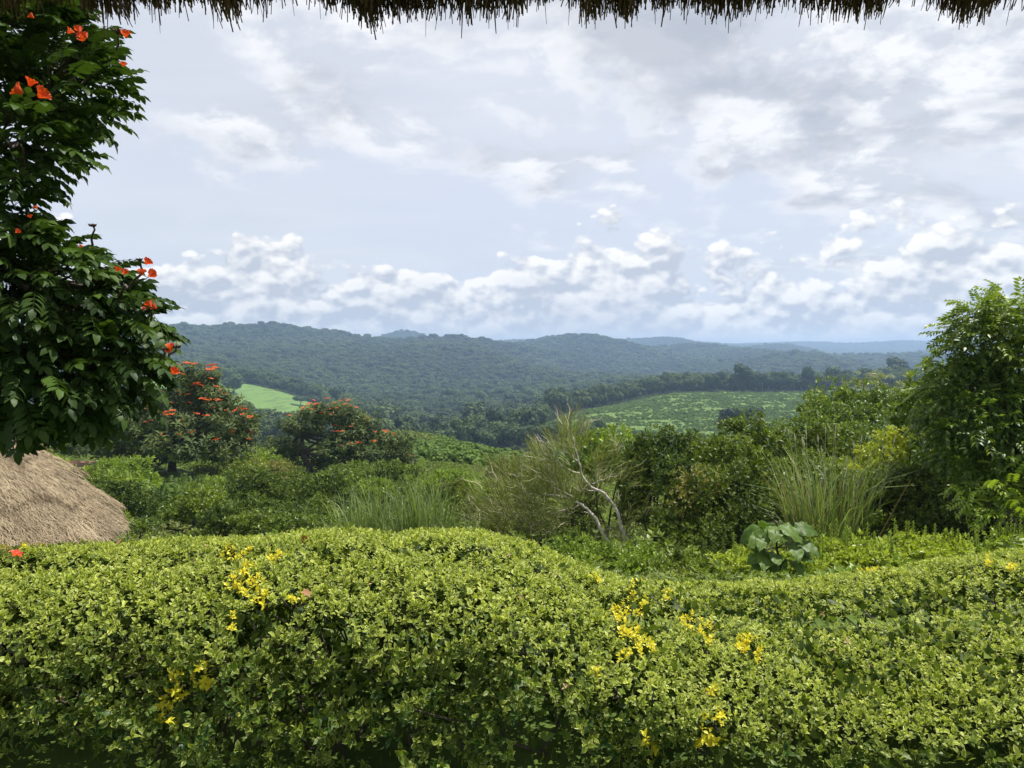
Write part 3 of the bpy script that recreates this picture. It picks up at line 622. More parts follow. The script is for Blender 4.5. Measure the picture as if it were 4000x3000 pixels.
# undergrowth left and centre
und(330, 1960, 40, 30, 25, 'broad', 'mid', 659, .2, 'small garden tree with crooked grey trunks beside the thatched roof', 'garden_tree', [(310, 1845, 38, 45, 28)], 'tree', cover=1.2)
for i, a in enumerate([
    (470, 1860, 52, 130, 75, 'broad', 'fresh', .24), (420, 1930, 40, 90, 70, 'broad', 'mid', .2), (530, 1915, 46, 80, 55, 'feather', 'fresh', .55), (950, 1880, 50, 110, 70, 'broad', 'mid', .22),
    (1050, 1850, 58, 120, 60, 'broad', 'rusty', .22), (1420, 1870, 46, 110, 55, 'broad', 'mid', .2), (1180, 1900, 44, 110, 60, 'broad', 'dark', .2), (1560, 1880, 44, 80, 45, 'broad', 'fresh', .2),
    (1300, 1960, 34, 100, 80, 'broad', 'dark', .17), (840, 1905, 46, 80, 50, 'broad', 'fresh', .2)]):
    px, py, Yd, rx, ry, kind, mat, size = a
    lab = ['sunlit light green shrub between the thatched roof and the thick flowering trunk', 'mid green shrub beside the crooked garden tree', 'fresh feathery shrub left of the thick flowering trunk', 'green shrub right of the thick flowering trunk', 'brownish green shrub between the two flowering trees', 'green shrub under the open forked flowering tree', 'dark shrub left of the forked trunk', 'light green shrub under the right end of the forked tree crown', 'dark shrub between the creeper mound and the tall grass', 'light green shrub right behind the thick flowering trunk'][i]
    und(px, py, Yd, rx, ry, kind, mat, 660 + i, size, lab, 'shrub', [(px - rx * .5, py + ry * .7, Yd - 1, rx * .7, ry * .7), (px + rx * .55, py + ry * .6, Yd - .5, rx * .7, ry * .7)], group='shrubs beneath the flowering trees')
und(700, 1950, 36, 180, 70, 'pinnate', 'fern', 700, .5, 'wide dark feathery shrub right below the first flowering trunk', 'feathery_shrub', [(570, 2000, 34, 110, 70), (850, 1980, 35, 110, 75), (720, 2030, 32, 180, 50)], cover=2.6)
und(1010, 1990, 30, 110, 65, 'broad', 'dark', 701, .15, 'dark creeper mound with heart leaves left of the tall grass', 'creeper_mound', [(940, 2030, 28, 110, 50), (1130, 2020, 28, 110, 55), (1240, 2040, 27, 60, 40)], cover=1.6)
und(1000, 2030, 24, 130, 30, 'broad', 'mid', 702, .12, 'low leafy creeper just over the hedge top left of the tall grass', 'creeper', [(1150, 2035, 23, 120, 28)], cover=1.5)
und(1750, 1890, 32, 90, 55, 'broad', 'fresh', 703, .16, 'fresh green bush with rusty leaf tips behind the tall grass', 'bush', [(1830, 1930, 31, 70, 60), (1690, 1920, 33, 60, 55)], 'bush', cover=1.6)
und(1770, 1905, 31, 60, 35, 'broad', 'rusty', 704, .16, 'rust-tinted bush right behind the tall grass', 'bush', [(1830, 1975, 30, 60, 50)], 'bush', cover=1.5)
und(480, 2040, 26, 60, 30, 'narrow', 'mid', 705, .2, 'low grassy bush at the lower corner of the thatched roof', 'low_bush', [(560, 2050, 25, 60, 25)], 'bush')

# tall grasses
def blades(g, base, n, spread, hgt, width, lean, seed, curve=.5, seg=5):
    r = rng(seed); t = np.linspace(0, 1, seg)
    for i in range(n):
        a = r.uniform(0, 6.28); q = math.sqrt(r.random()) * spread; b = base + np.array([q * math.cos(a), q * math.sin(a) * .7, 0]); h = hgt * r.uniform(.55, 1.1); a2 = a + r.normal(0, .7)
        dv = np.array([math.cos(a2), math.sin(a2), 0]); ln = lean * r.uniform(.3, 1.3); c = curve * r.uniform(.4, 1.6)
        start = r.uniform(0, .35); tt = start + (1 - start) * t
        p = b + np.outer(ln * tt + c * (tt - start) ** 2.5 * .6, dv) * h + np.outer(h * (tt - .5 * c * (tt - start) ** 3), [0, 0, 1])
        side = unit(np.cross(dv, [0, 0, 1]) + r.normal(0, .4, 3)); wd = width * r.uniform(.6, 1.2) * (1 - t ** 2.2) * .5 + .001
        V = np.concatenate([p - side * wd[:, None], p + side * wd[:, None]]); Fc = []
        for k in range(seg - 1): Fc += [(k, k + 1, seg + k + 1), (k, seg + k + 1, seg + k)]
        g.add(V, Fc, r.random())
def grass_clump(name, label, px, py, Yd, n, spread, hgt, seed, mat='grass', group=None, lean=.12, curve=.5, width=.035, canes=0):
    b = PT(px, py, Yd); b[2] = gz(b[0], b[1]); top = EYE - (py - HZ) / F * Yd
    o = thing(name, label, 'grass', b, group); g = Geo(); blades(g, np.zeros(3), n, spread, hgt, width, lean, seed, curve); tag(g.obj('blades', M[mat], o), kind='stuff')
    r = rng(seed + 1)
    for i in range(canes):
        a = r.uniform(0, 6.28); q = spread * r.uniform(.2, .9); p0 = np.array([q * math.cos(a), q * math.sin(a) * .7, 0]); p1 = p0 + [r.normal(0, .25) * hgt, -abs(r.normal(0, .1)), hgt * r.uniform(.35, .75)]
        c = Geo(); tube(c, wig(p0, p1, 5, .04, seed + i), np.linspace(.016, .008, 5), 5, r.random()); c.obj('cane', M['dry_cane'], o)
    return o, b
for i, (px, Yd, n, sp_, h) in enumerate([(1400, 24, 130, .7, 2.6), (1480, 25, 150, .8, 3.0), (1560, 24, 110, .7, 2.4), (1660, 24, 140, .7, 3.1), (1720, 25, 120, .6, 3.0), (1300, 25, 60, .6, 2.1), (1800, 22, 90, .6, 1.7), (1610, 26, 90, .6, 2.2)]):
    grass_clump('tall_grass', 'tuft of tall bright cane grass standing behind the hedge hump', px, 2050, Yd, n, sp_, h, 720 + i, group='tufts of tall grass behind the hedge')
g0, b0 = grass_clump('cane_clump', 'big wild cane clump with dry yellow stems in front of the dark thicket', 3230, 2100, 17.0, 330, .85, 3.35, 740, lean=.08, curve=.55, canes=40, width=.036)
pl = Geo(); r = rng(741)
for i in range(16):
    p0 = np.array([r.normal(0, .5), r.normal(0, .3), 1.2]); p1 = np.array([p0[0] * 1.5 + r.normal(0, .2), p0[1], r.uniform(2.5, 3.4)]); c = Geo(); tube(c, wig(p0, p1, 5, .03, 760 + i), np.linspace(.008, .003, 5), 4, .8)
    dv = unit(p1 - p0); tube(c, [p1, p1 + dv * .08, p1 + dv * .2], [.004, .016, .002], 5, .9); c.obj('flower_plume', M['twig'], g0)

# right-hand thicket
und(2360, 1735, 25, 85, 60, 'broad', 'fresh', 800, .17, 'light green young tree behind the leaning bare-trunked tree', 'young_tree', [(2290, 1780, 25, 90, 80), (2420, 1780, 24.5, 80, 90)], 'tree', cover=1.6)
und(2560, 1750, 23, 90, 70, 'broad', 'dark', 801, .14, 'dark vine-hung tree right of the leaning bare-trunked tree', 'vine_covered_tree', [(2520, 1800, 22.5, 120, 110), (2640, 1790, 23, 110, 120), (2480, 1930, 22, 90, 110)], 'tree', cover=1.7)
und(2900, 1665, 23, 95, 50, 'broad', 'mid', 802, .14, 'tallest leafy dome of the dark thicket facing the rough field', 'thicket_tree', [(2820, 1775, 22, 120, 100), (2990, 1730, 23, 100, 80), (2740, 1790, 23, 90, 90), (2900, 1830, 22, 120, 100)], 'tree', cover=1.7)
und(2760, 1960, 20, 150, 120, 'broad', 'dark', 803, .13, 'large drooping glossy shrub with scattered yellow leaves behind the broad-leaved plant', 'glossy_shrub', [(2650, 1880, 20.5, 110, 100), (2860, 1900, 20.5, 110, 110), (2640, 2050, 19.5, 100, 70), (2850, 2060, 19.5, 110, 70), (2740, 2090, 19, 130, 50)], cover=1.7)
und(2720, 1880, 19.7, 110, 70, 'broad', 'rusty', 804, .12, 'yellow-tinged leafy branches spilling over the glossy shrub', 'yellowing_shrub', [(2660, 1960, 19.4, 70, 70)], cover=.5)
und(3160, 1705, 24, 130, 80, 'broad', 'mid', 805, .14, 'dark creeper-covered hump behind the cane clump', 'creeper_hump', [(3080, 1790, 23.5, 120, 100), (3290, 1740, 24, 120, 90), (3180, 1880, 22, 170, 120), (3050, 1950, 21, 100, 120), (3400, 1790, 23, 120, 100), (3330, 1900, 21, 120, 110)], 'shrub', cover=1.5)
und(3270, 1565, 32, 130, 65, 'broad', 'pinn', 806, .16, 'yellowish green bush below the feathery treetops', 'olive_bush', [(3400, 1570, 31, 110, 65), (3190, 1610, 31, 80, 65), (3330, 1640, 29, 190, 70), (3500, 1580, 30, 100, 60)], 'bush', cover=1.6)
und(3375, 1490, 36, 40, 35, 'feather', 'olive', 807, .55, 'feathery yellow-green treetop left of its twin above the yellowish green bush', 'feathery_tree', [(3340, 1520, 36, 45, 30), (3420, 1520, 36, 40, 28)], 'tree', cover=1.3)
und(3485, 1490, 36, 40, 38, 'feather', 'olive', 808, .55, 'feathery yellow-green treetop nearest the tall pinnate-leaved tree', 'feathery_tree', [(3460, 1530, 36, 40, 30), (3515, 1530, 36, 35, 25)], 'tree', cover=1.3)
und(3560, 1715, 20, 150, 75, 'broad', 'creeper', 809, .11, 'bright yellow-green creeper draped over the thicket', 'lime_creeper', [(3450, 1780, 19.8, 120, 65), (3660, 1670, 20.4, 100, 80), (3400, 1840, 19.5, 80, 50)], 'creeper', cover=1.7)
und(3580, 1900, 18, 170, 130, 'broad', 'mid', 810, .12, 'shaded leafy shrub between the cane clump and the tall pinnate-leaved tree', 'shaded_shrub', [(3450, 1930, 17.5, 110, 110), (3700, 1880, 18, 120, 120), (3560, 2040, 17, 170, 80), (3400, 2040, 16.8, 80, 60)], cover=1.6)
und(3520, 1990, 17.8, 120, 80, 'broad', 'dark', 811, .12, 'dark low bush right of the cane clump', 'dark_bush', [(3780, 2040, 16.5, 150, 90), (3930, 2030, 16, 120, 100)], 'bush', cover=1.4)
o, C, R, b = und(3860, 1330, 14.5, 130, 110, 'pinnate', 'pinn', 812, .36, 'tall tree with arching pinnate leaves on the thicket edge', 'pinnate_tree', [(3960, 1270, 14.5, 90, 80), (3760, 1270, 14.5, 50, 30), (3720, 1420, 14.5, 50, 40), (3940, 1430, 14.3, 130, 80), (3850, 1560, 14.3, 160, 80), (3700, 1530, 14.6, 80, 50), (3900, 1680, 14, 170, 80), (3720, 1640, 14.5, 80, 60), (4050, 1500, 14.5, 130, 200), (3950, 1830, 13.8, 120, 90), (4080, 1750, 14, 120, 140), (3780, 1760, 14.4, 90, 80), (3960, 1190, 14.8, 60, 50), (3830, 1230, 14.6, 60, 40)], 'tree', base=(10.4, 14.8), stem_r=.07, cover=7.5, lump=.25)
und(3900, 1900, 13.4, 130, 60, 'pinnate', 'fresh', 813, .33, 'sunlit low pinnate branches hanging over the hedge end', 'low_pinnate_shrub', [(3950, 2000, 13.2, 90, 50), (4080, 1930, 13.3, 110, 70)], cover=3)

und(3760, 1640, 17, 130, 90, 'broad', 'pinn', 814, .13, 'sunlit leafy tree filling the thicket below the tall pinnate crown', 'thicket_tree', [(3650, 1590, 18, 100, 90), (3560, 1600, 18.8, 100, 90), (3600, 1530, 18.2, 80, 60), (3690, 1480, 17.5, 90, 70), (3850, 1730, 16.5, 150, 110), (3700, 1770, 16.8, 120, 90), (3960, 1650, 16.5, 140, 140), (3880, 1880, 15.8, 150, 110)], 'tree', cover=1.7)
UGS = 'shrubs between the hut and the tall grass'
for i, (px, py, Yd, rx, ry, mat, size) in enumerate([(380, 1900, 34, 60, 45, 'mid', .16), (520, 1960, 32, 70, 50, 'dark', .15), (900, 1930, 38, 80, 55, 'mid', .16), (1080, 1920, 38, 90, 60, 'dark', .16), (1330, 1880, 40, 80, 55, 'mid', .16), (1480, 1900, 38, 70, 50, 'fresh', .15), (1240, 1980, 30, 70, 50, 'mid', .13), (1620, 1920, 36, 70, 50, 'mid', .15), (860, 2010, 28, 80, 40, 'dark', .13), (1900, 1930, 34, 70, 60, 'mid', .15), (470, 1935, 30, 110, 75, 'dark', .15), (1000, 1895, 36, 120, 75, 'dark', .17), (1290, 1905, 35, 100, 70, 'dark', .17), (780, 1960, 31, 110, 60, 'mid', .15), (1560, 1860, 42, 90, 60, 'dark', .18), (1000, 1800, 66, 110, 45, 'fresh', .26), (1480, 1840, 58, 110, 40, 'mid', .24)]):
    und(px, py, Yd, rx, ry, 'broad', mat, 680 + i, size, 'rounded leafy shrub in the layered undergrowth between the hut and the tall grass', 'shrub', [(px - rx * .45, py + ry * .55, Yd - .6, rx * .75, ry * .75), (px + rx * .5, py + ry * .5, Yd - .4, rx * .7, ry * .7)], group=UGS, cover=1.7, lump=.28)
# hedge-like lime shrubs just behind the hedge
for i, (px, py, Yd, rx, ry) in enumerate([(3240, 2150, 9.5, 110, 60), (3350, 2150, 9.7, 100, 60), (3130, 2190, 9, 90, 45), (3560, 2140, 10.5, 110, 60), (3680, 2130, 10.8, 90, 45), (3460, 2190, 9.8, 90, 45), (2900, 2180, 10.8, 100, 45), (2780, 2190, 11.2, 90, 40), (2640, 2190, 12, 90, 40), (2350, 2160, 15, 90, 45), (2200, 2150, 15.5, 80, 40), (2270, 2120, 15.8, 60, 40), (2500, 2180, 13.5, 70, 45), (3950, 2110, 11, 60, 40), (3820, 2150, 11, 80, 35)]):
    mat = 'lime' if px > 2850 else ('fresh' if px < 2600 else 'mid')
    lab = ['tall lime green shrub with upright shoots right of the broad-leaved plant', 'lime green shrub in front of the foot of the cane clump', 'low lime green shrub touching the right side of the broad-leaved plant', 'lime green shrub in front of the dark low bush', 'lime green shrub below the shaded leafy shrub', 'small lime green shrub between two taller lime shrubs', 'low lime green shrub touching the left side of the broad-leaved plant', 'mid green shrub in front of the glossy shrub', 'mid green shrub between the bare trunks and the glossy shrub', 'pale green weedy shrub left of the bare trunk feet', 'pale green weedy shrub where the hedge hump drops', 'pale green weedy shrub with tall shoots behind the hedge drop', 'pale green weedy shrub right of the bare trunk feet', 'small lime green shrub below the low pinnate branches', 'lime green shrub at the foot of the tall pinnate-leaved tree'][i]
    o, C, R, b = shrub('golden_shrub', lab, 'shrub', [(px, py + 8, Yd, rx, ry), (px - rx * .5, py + ry * .6, Yd - .2, rx * .7, ry * .7), (px + rx * .5, py + ry * .6, Yd - .2, rx * .7, ry * .7)], .065, 'broad', mat, 830 + i, 'shrubs behind the hedge', stem_r=.02, cover=1.5, up=.9, jit=.45, lump=.3)
    r = rng(870 + i); g = Geo(); T = SPR['broad'][0]
    for k in range(7):                                             # upright shoots above the mass
        x0 = C[0] - b + [r.uniform(-.8, .8) * R[0][0], r.uniform(-.5, .3) * R[0][1], R[0][2] * .6]; hh = r.uniform(.12, .32)
        tube(g, [x0, x0 + [0, 0, hh]], [.006, .003], 4); zz = np.linspace(0, hh, 6)
        scatter(g, T, x0 + np.outer(zz, [0, 0, 1]), np.repeat(np.eye(3)[None], 6, 0), .065 * np.linspace(1, .6, 6), r.random(6) * .5)
    tag(g.obj('shoots', M[mat], o), kind='stuff')

# ------------------------------------------------------------------ the leaning, half bare tree with two pale trunks
def leaning_tree():
    Yd = 22.0; b = PT(2435, 2200, Yd); b[2] = gz(b[0], b[1]) - .1
    o = thing('leaning_tree', 'half bare wispy tree leaning left on two pale twisted trunks', 'tree', b)
    A = [(2428, 2200), (2385, 2130), (2352, 2075), (2320, 2010), (2280, 1970), (2240, 1942)]; B_ = [(2455, 2195), (2437, 2120), (2425, 2060), (2405, 1990), (2380, 1950), (2352, 1915), (2300, 1890), (2268, 1850), (2255, 1800), (2240, 1740), (2228, 1680)]
    for path, rad in ((A, (.066, .028)), (B_, (.068, .013))):
        g = Geo(); p = np.array([PT(x, y, Yd) - b for x, y in path]); p[0, 2] = -.1; p[1:, 1] += -.55 + .05 * np.sin(np.arange(1, len(p)) * 2.1)
        t = np.linspace(0, len(p) - 1, len(p) * 3); p = np.stack([np.interp(t, np.arange(len(p)), p[:, k]) for k in range(3)], 1) + rng(len(path)).normal(0, .012, (len(t), 3))
        tube(g, p, np.linspace(rad[0], rad[1], len(p)) * rng(3).uniform(.88, 1.12, len(p)), 8); g.obj('trunk', M['pale_bark'], o)
    for i, (q0, q1, rd) in enumerate([((2350, 2075), (2405, 2060), .04), ((2405, 2060), (2440, 2075), .035), ((2365, 2090), (2395, 2060), .03), ((2440, 2075), (2480, 2120), .025), ((2320, 2010), (2270, 2000), .025), ((2352, 1915), (2280, 1910), .03), ((2300, 1890), (2420, 1850), .02), ((2268, 1850), (2130, 1790), .025), ((2240, 1942), (2050, 1930), .025), ((2240, 1942), (2100, 1860), .025), ((2255, 1800), (2190, 1730), .02), ((2380, 1950), (2470, 1990), .02), ((2280, 1970), (2150, 2010), .02)]):
        g = Geo(); tube(g, wig(PT(*q0, Yd) - b, PT(*q1, Yd - .2) - b, 7, .05, 40 + i), np.linspace(rd, rd * .4, 7), 5); g.obj('branch', M['pale_bark'], o)
    tw, lv = Geo(), Geo(); r = rng(51)
    # (px, py, half w, half h, sprays, direction, olive share, length)
    for px, py, rx, ry, n, dv, ol, L in [(2240, 1700, 50, 70, 26, (-.05, 0, 1), .35, .75), (2180, 1770, 80, 40, 22, (-.6, 0, .8), .15, .7), (2120, 1760, 60, 50, 16, (-.7, 0, .7), .02, .6), (2060, 1880, 140, 60, 44, (-.4, 0, .8), .65, .7), (1960, 1970, 120, 80, 40, (-.5, 0, .6), .6, .7), (2070, 2010, 120, 80, 44, (-.4, -.1, .5), .6, .7), (2200, 1910, 90, 70, 34, (-.1, 0, 1), .75, .6), (2180, 2020, 70, 60, 22, (-.5, -.2, .3), .35, .6), (2390, 1860, 80, 40, 26, (.6, 0, .7), .45, .6), (2350, 1790, 80, 50, 20, (.3, 0, .9), .5, .6), (2490, 2030, 60, 60, 22, (.35, 0, .95), .85, .6), (2450, 1960, 50, 60, 14, (.3, 0, 1), .8, .55), (2470, 2110, 40, 40, 10, (.4, 0, .6), .1, .5), (2400, 2110, 40, 30, 8, (0, 0, .8), .8, .5), (2120, 1900, 100, 50, 26, (-.3, 0, .9), .8, .6)]:
        for i in range(n):
            ol = min(1, ol + .12); c = PT(px + r.uniform(-1, 1) * rx, py + r.uniform(-1, 1) * ry, Yd + r.uniform(-.8, .9)) - b; ax = unit(np.array(dv, float) + r.normal(0, .28, 3)); isol = r.random() < ol
            for k in range(r.integers(6, 12)):
                d2 = unit(ax + r.normal(0, .30, 3)); ln = L * r.uniform(.5, 1.15); st = c + r.normal(0, .06, 3); side = unit(np.cross(d2, r.normal(0, 1, 3))); bend = unit(r.normal(0, 1, 3)) * ln * .14
                p = np.array([st, st + d2 * ln * .5 + bend, st + d2 * ln]); gr = isol and r.random() < .88; wd = np.array([.005, .010, .002]) * (1.1 if gr else .7)
                V = np.concatenate([p - side * wd[:, None], p + side * wd[:, None]]); (lv if gr else tw).add(V, [(0, 1, 4), (0, 4, 3), (1, 2, 5), (1, 5, 4)], r.random())
    tag(lv.obj('foliage', M['olive'], o), kind='stuff'); tag(tw.obj('twigs', M['twig'], o), kind='stuff')
leaning_tree()
und(2010, 1990, 24, 120, 90, 'narrow', 'olive', 890, .13, 'olive fine-leaved mass under the left side of the leaning tree', 'fine_leaved_shrub', [(2120, 2020, 24, 110, 80), (1930, 2040, 23, 90, 60), (2080, 1900, 24.5, 110, 60), (2250, 2050, 24, 90, 70), (2280, 1960, 24.5, 90, 70)], cover=1.1)

# ------------------------------------------------------------------ broad-leaved plant behind the hedge
def big_leaf_plant():
    Yd = 8.6; b = PT(3040, 2330, Yd); b[2] = gz(b[0], b[1]) - .03
    o = thing('broad_leaved_plant', 'young plant with huge drooping wavy leaves standing behind the hedge dip', 'plant', b)
    s = Geo(); st = wig((0, 0, 0), PT(3042, 2045, Yd) - b, 7, .02, 5); tube(s, st, np.linspace(.022, .008, 7), 6); s.obj('stem', M['bark'], o)
    def leafmesh(seed):
        g = Geo(); r = rng(seed); nu, nv = 9, 7; V = []; E = []
        for i in range(nu):
            t = i / (nu - 1); wd = .31 * math.sin(math.pi * min(1, t ** .75)) ** .7 * (1.06 - .12 * t) + .012; z0 = .12 * t - .55 * t ** 2.1
            for j in range(nv):
                q = (j / (nv - 1)) * 2 - 1; V.append((q * wd, t * .92, z0 + .09 * q * q - .16 * abs(q) ** 3 * .6 + .06 * math.sin(t * 19 + abs(q) * 2 + seed) * abs(q) + r.normal(0, .006))); E.append(abs(q) if abs(q) > .1 else 1.0)
        Fc = []
        for i in range(nu - 1):
            for j in range(nv - 1): a = i * nv + j; Fc += [(a, a + 1, a + nv + 1), (a, a + nv + 1, a + nv)]
        g.add(V, Fc, .5 + .3 * math.sin(seed), E); return g.mesh('leaf', M['bigleaf'])
    LM = [leafmesh(i) for i in range(5)]; pet = Geo()
    for i, (ax, ay, bx, by, dy) in enumerate([(3040, 2055, 2960, 2130, -.15), (3040, 2050, 3130, 2110, -.1), (3035, 2060, 3010, 2130, -.25), (3040, 2060, 3075, 2140, -.25), (3100, 2065, 3195, 2075, .05), (2980, 2065, 2930, 2100, .1), (2975, 2090, 2915, 2140, -.1), (2985, 2095, 2955, 2155, -.25), (3090, 2120, 3120, 2170, -.25), (3110, 2115, 3175, 2150, -.1), (3050, 2045, 3060, 2085, .2), (2990, 2150, 2925, 2195, 0), (2995, 2155, 2980, 2205, -.2), (3100, 2160, 3180, 2190, .05), (3125, 2140, 3200, 2200, .1), (3010, 2160, 3050, 2180, -.3), (2990, 2200, 2945, 2250, -.1), (3090, 2190, 3135, 2245, -.1), (3020, 2200, 3010, 2260, -.25), (3000, 2045, 2985, 2060, .25), (3105, 2100, 3090, 2060, .25), (3060, 2190, 3070, 2255, .15)]):
        p0 = PT(ax, ay, Yd) - b; p1 = PT(bx, by, Yd + dy) - b; dv = p1 - p0; dv[2] *= .8; dv = unit(dv + [0, -.10, .06]); Rm = basis(dv, np.array([.5 * (bx - ax) / 100, -.8, .9]))
        lf = link('leaf', LM[i % 5], o); lf.location = p0; lf.rotation_euler = rot_euler(Rm); k = .29 + .05 * math.sin(i * 1.7); lf.scale = (k, k, k)
        j = int(np.argmin(np.abs(st[:, 2] - p0[2] + .06))); pt = Geo(); tube(pt, [st[j], (st[j] + p0) / 2 + [0, 0, .02], p0 + dv * .02], [.006, .005, .004], 5); pt.obj('leaf_stalk', M['bark'], o)
big_leaf_plant()

# ------------------------------------------------------------------ thatched hut on the left
def hut():
    Yc = 13.5; Rr = 4.6; u = (484 - 2000) / F; h_ = math.hypot(1, u); cx, cy = u * Yc - Rr * h_, Yc; ez = EYE - (2050 - HZ) / F * (Yc - Rr * u / h_); gzv = float(gz(cx, cy)) - .4; rise = 4.1
    o = thing('thatched_hut', 'round hut under a grey-brown conical thatched roof', 'hut', (cx, cy, gzv - .3)); dz = ez - (gzv - .3)
    def prof(t):                                              # t 0 at the eave, 1 at the top: slightly rounded, stepped in tiers
        return Rr * (1 - t), rise * (t + .11 * math.sin(math.pi * t) ** 1.0 * (1 - t))
    g = Geo(); na = 96; tv = np.linspace(0, 1, 26); V = []; Fc = []
    for t in tv:
        rr, z = prof(t)
        for k in range(na): a = 2 * math.pi * k / na; q = rr * (1 + .006 * math.sin(7 * a + 9 * t)); V.append((q * math.cos(a), q * math.sin(a), dz + z))
    for i in range(len(tv) - 1):
        for k in range(na): a0, a1 = i * na + k, i * na + (k + 1) % na; Fc += [(a0, a1, a1 + na), (a0, a1 + na, a0 + na)]
    n0 = len(V)
    for k in range(na): a = 2 * math.pi * k / na; V.append(((Rr - .35) * math.cos(a), (Rr - .35) * math.sin(a), dz + .02))
    for k in range(na): a0, a1 = k, (k + 1) % na; Fc += [(a0, n0 + a0, n0 + a1), (a0, n0 + a1, a1)]
    g.add(V, Fc, .35); roof = g.obj('roof', M['thatch'], o)
    # straw lying down the slope, in rows that overlap
    r = rng(61); n = 70000; t = 1 - np.sqrt(r.random(n)); t = np.clip(t, 0, .985); a = np.where(r.random(n) < .86, r.uniform(-2.35, .75, n), r.uniform(-math.pi, math.pi, n))
    tiers = np.array([.02, .17, .36, .6]); rr = Rr * (1 - t); z = rise * (t + .11 * np.sin(math.pi * t) * (1 - t)) + dz
    rad = np.stack([np.cos(a), np.sin(a), 0 * a], 1); dn = unit(np.stack([rad[:, 0] * Rr, rad[:, 1] * Rr, -np.full(n, rise)], 1)); nm = unit(np.stack([rad[:, 0] * rise, rad[:, 1] * rise, np.full(n, Rr)], 1))
    wob = .03 * np.sin(a * 9) + .012 * np.sin(a * 23); dt = np.min(np.where((t + wob)[:, None] >= tiers[None], (t + wob)[:, None] - tiers[None], 9), 1)
    lift = .04 + .17 * np.clip(1 - dt / .16, 0, 1); P0 = np.stack([rad[:, 0] * rr, rad[:, 1] * rr, z], 1) + nm * (lift * r.uniform(.7, 1.05, n))[:, None]
    tang = np.cross(nm, dn); ax = unit(dn + tang * r.normal(0, .42, n)[:, None] + nm * r.normal(.03, .09, n)[:, None]); B = basis(ax, nm + r.normal(0, .35, (n, 3)))
    T = Tpl([(-.5, 0, 0), (.5, 0, 0), (-.45, .5, .03), (.45, .5, .03), (0, 1, -.02)], [(0, 1, 3), (0, 3, 2), (2, 3, 4)]); T.V[:, 0] *= .06
    sg = Geo(); S = r.uniform(.08, .2, n); scatter(sg, T, P0, B, S, r.random(n)); tag(sg.obj('straw', M['thatch'], roof), kind='stuff')
    g = Geo(); V = []; Fc = []; na = 64
    for zz in (0, dz + .1):
        for k in range(na): q = 2 * math.pi * k / na; V.append(((Rr - 1) * math.cos(q), (Rr - 1) * math.sin(q), zz))
    for k in range(na): a1 = (k + 1) % na; Fc += [(k, a1, a1 + na), (k, a1 + na, k + na)]
    g.add(V, Fc); g.obj('wall', M['wall'], o)
hut()

# ------------------------------------------------------------------ the hedge
HX = [-7, -5, -3.4, -2.2, -1.2, -.4, 0.0, .25, .5, .8, 1.2, 1.8, 2.4, 3.0, 3.9, 5, 7]
HH = [.66, .72, .79, .86, .91, .91, .87, .75, .58, .47, .42, .40, .45, .56, .70, .76, .78]
def hedge_surf(x, ph):
    h = np.interp(x, HX, HH); yb = np.interp(x, [-7, -1, .3, 1.2, 7], [5.0, 5.1, 5.35, 5.7, 5.8]); yf = 3.28 + .05 * np.sin(x * 1.9); a = (yb - yf) / 2; yc = (yb + yf) / 2; e = 2 / 3.3
    c, s = np.cos(ph), np.sin(ph); y = yc - a * np.sign(c) * np.abs(c) ** e; z = h * np.maximum(s, 0) ** e
    z = z - .02 + .03 * np.clip((yc - y) / a, -1, 1) * np.clip((x - .2) / 1.0, 0, 1) * (z > .1)
    return np.stack([x, y, z], -1)
hw1, hw2 = waves(81, 10, 3.2), waves(82, 12, 9.0)
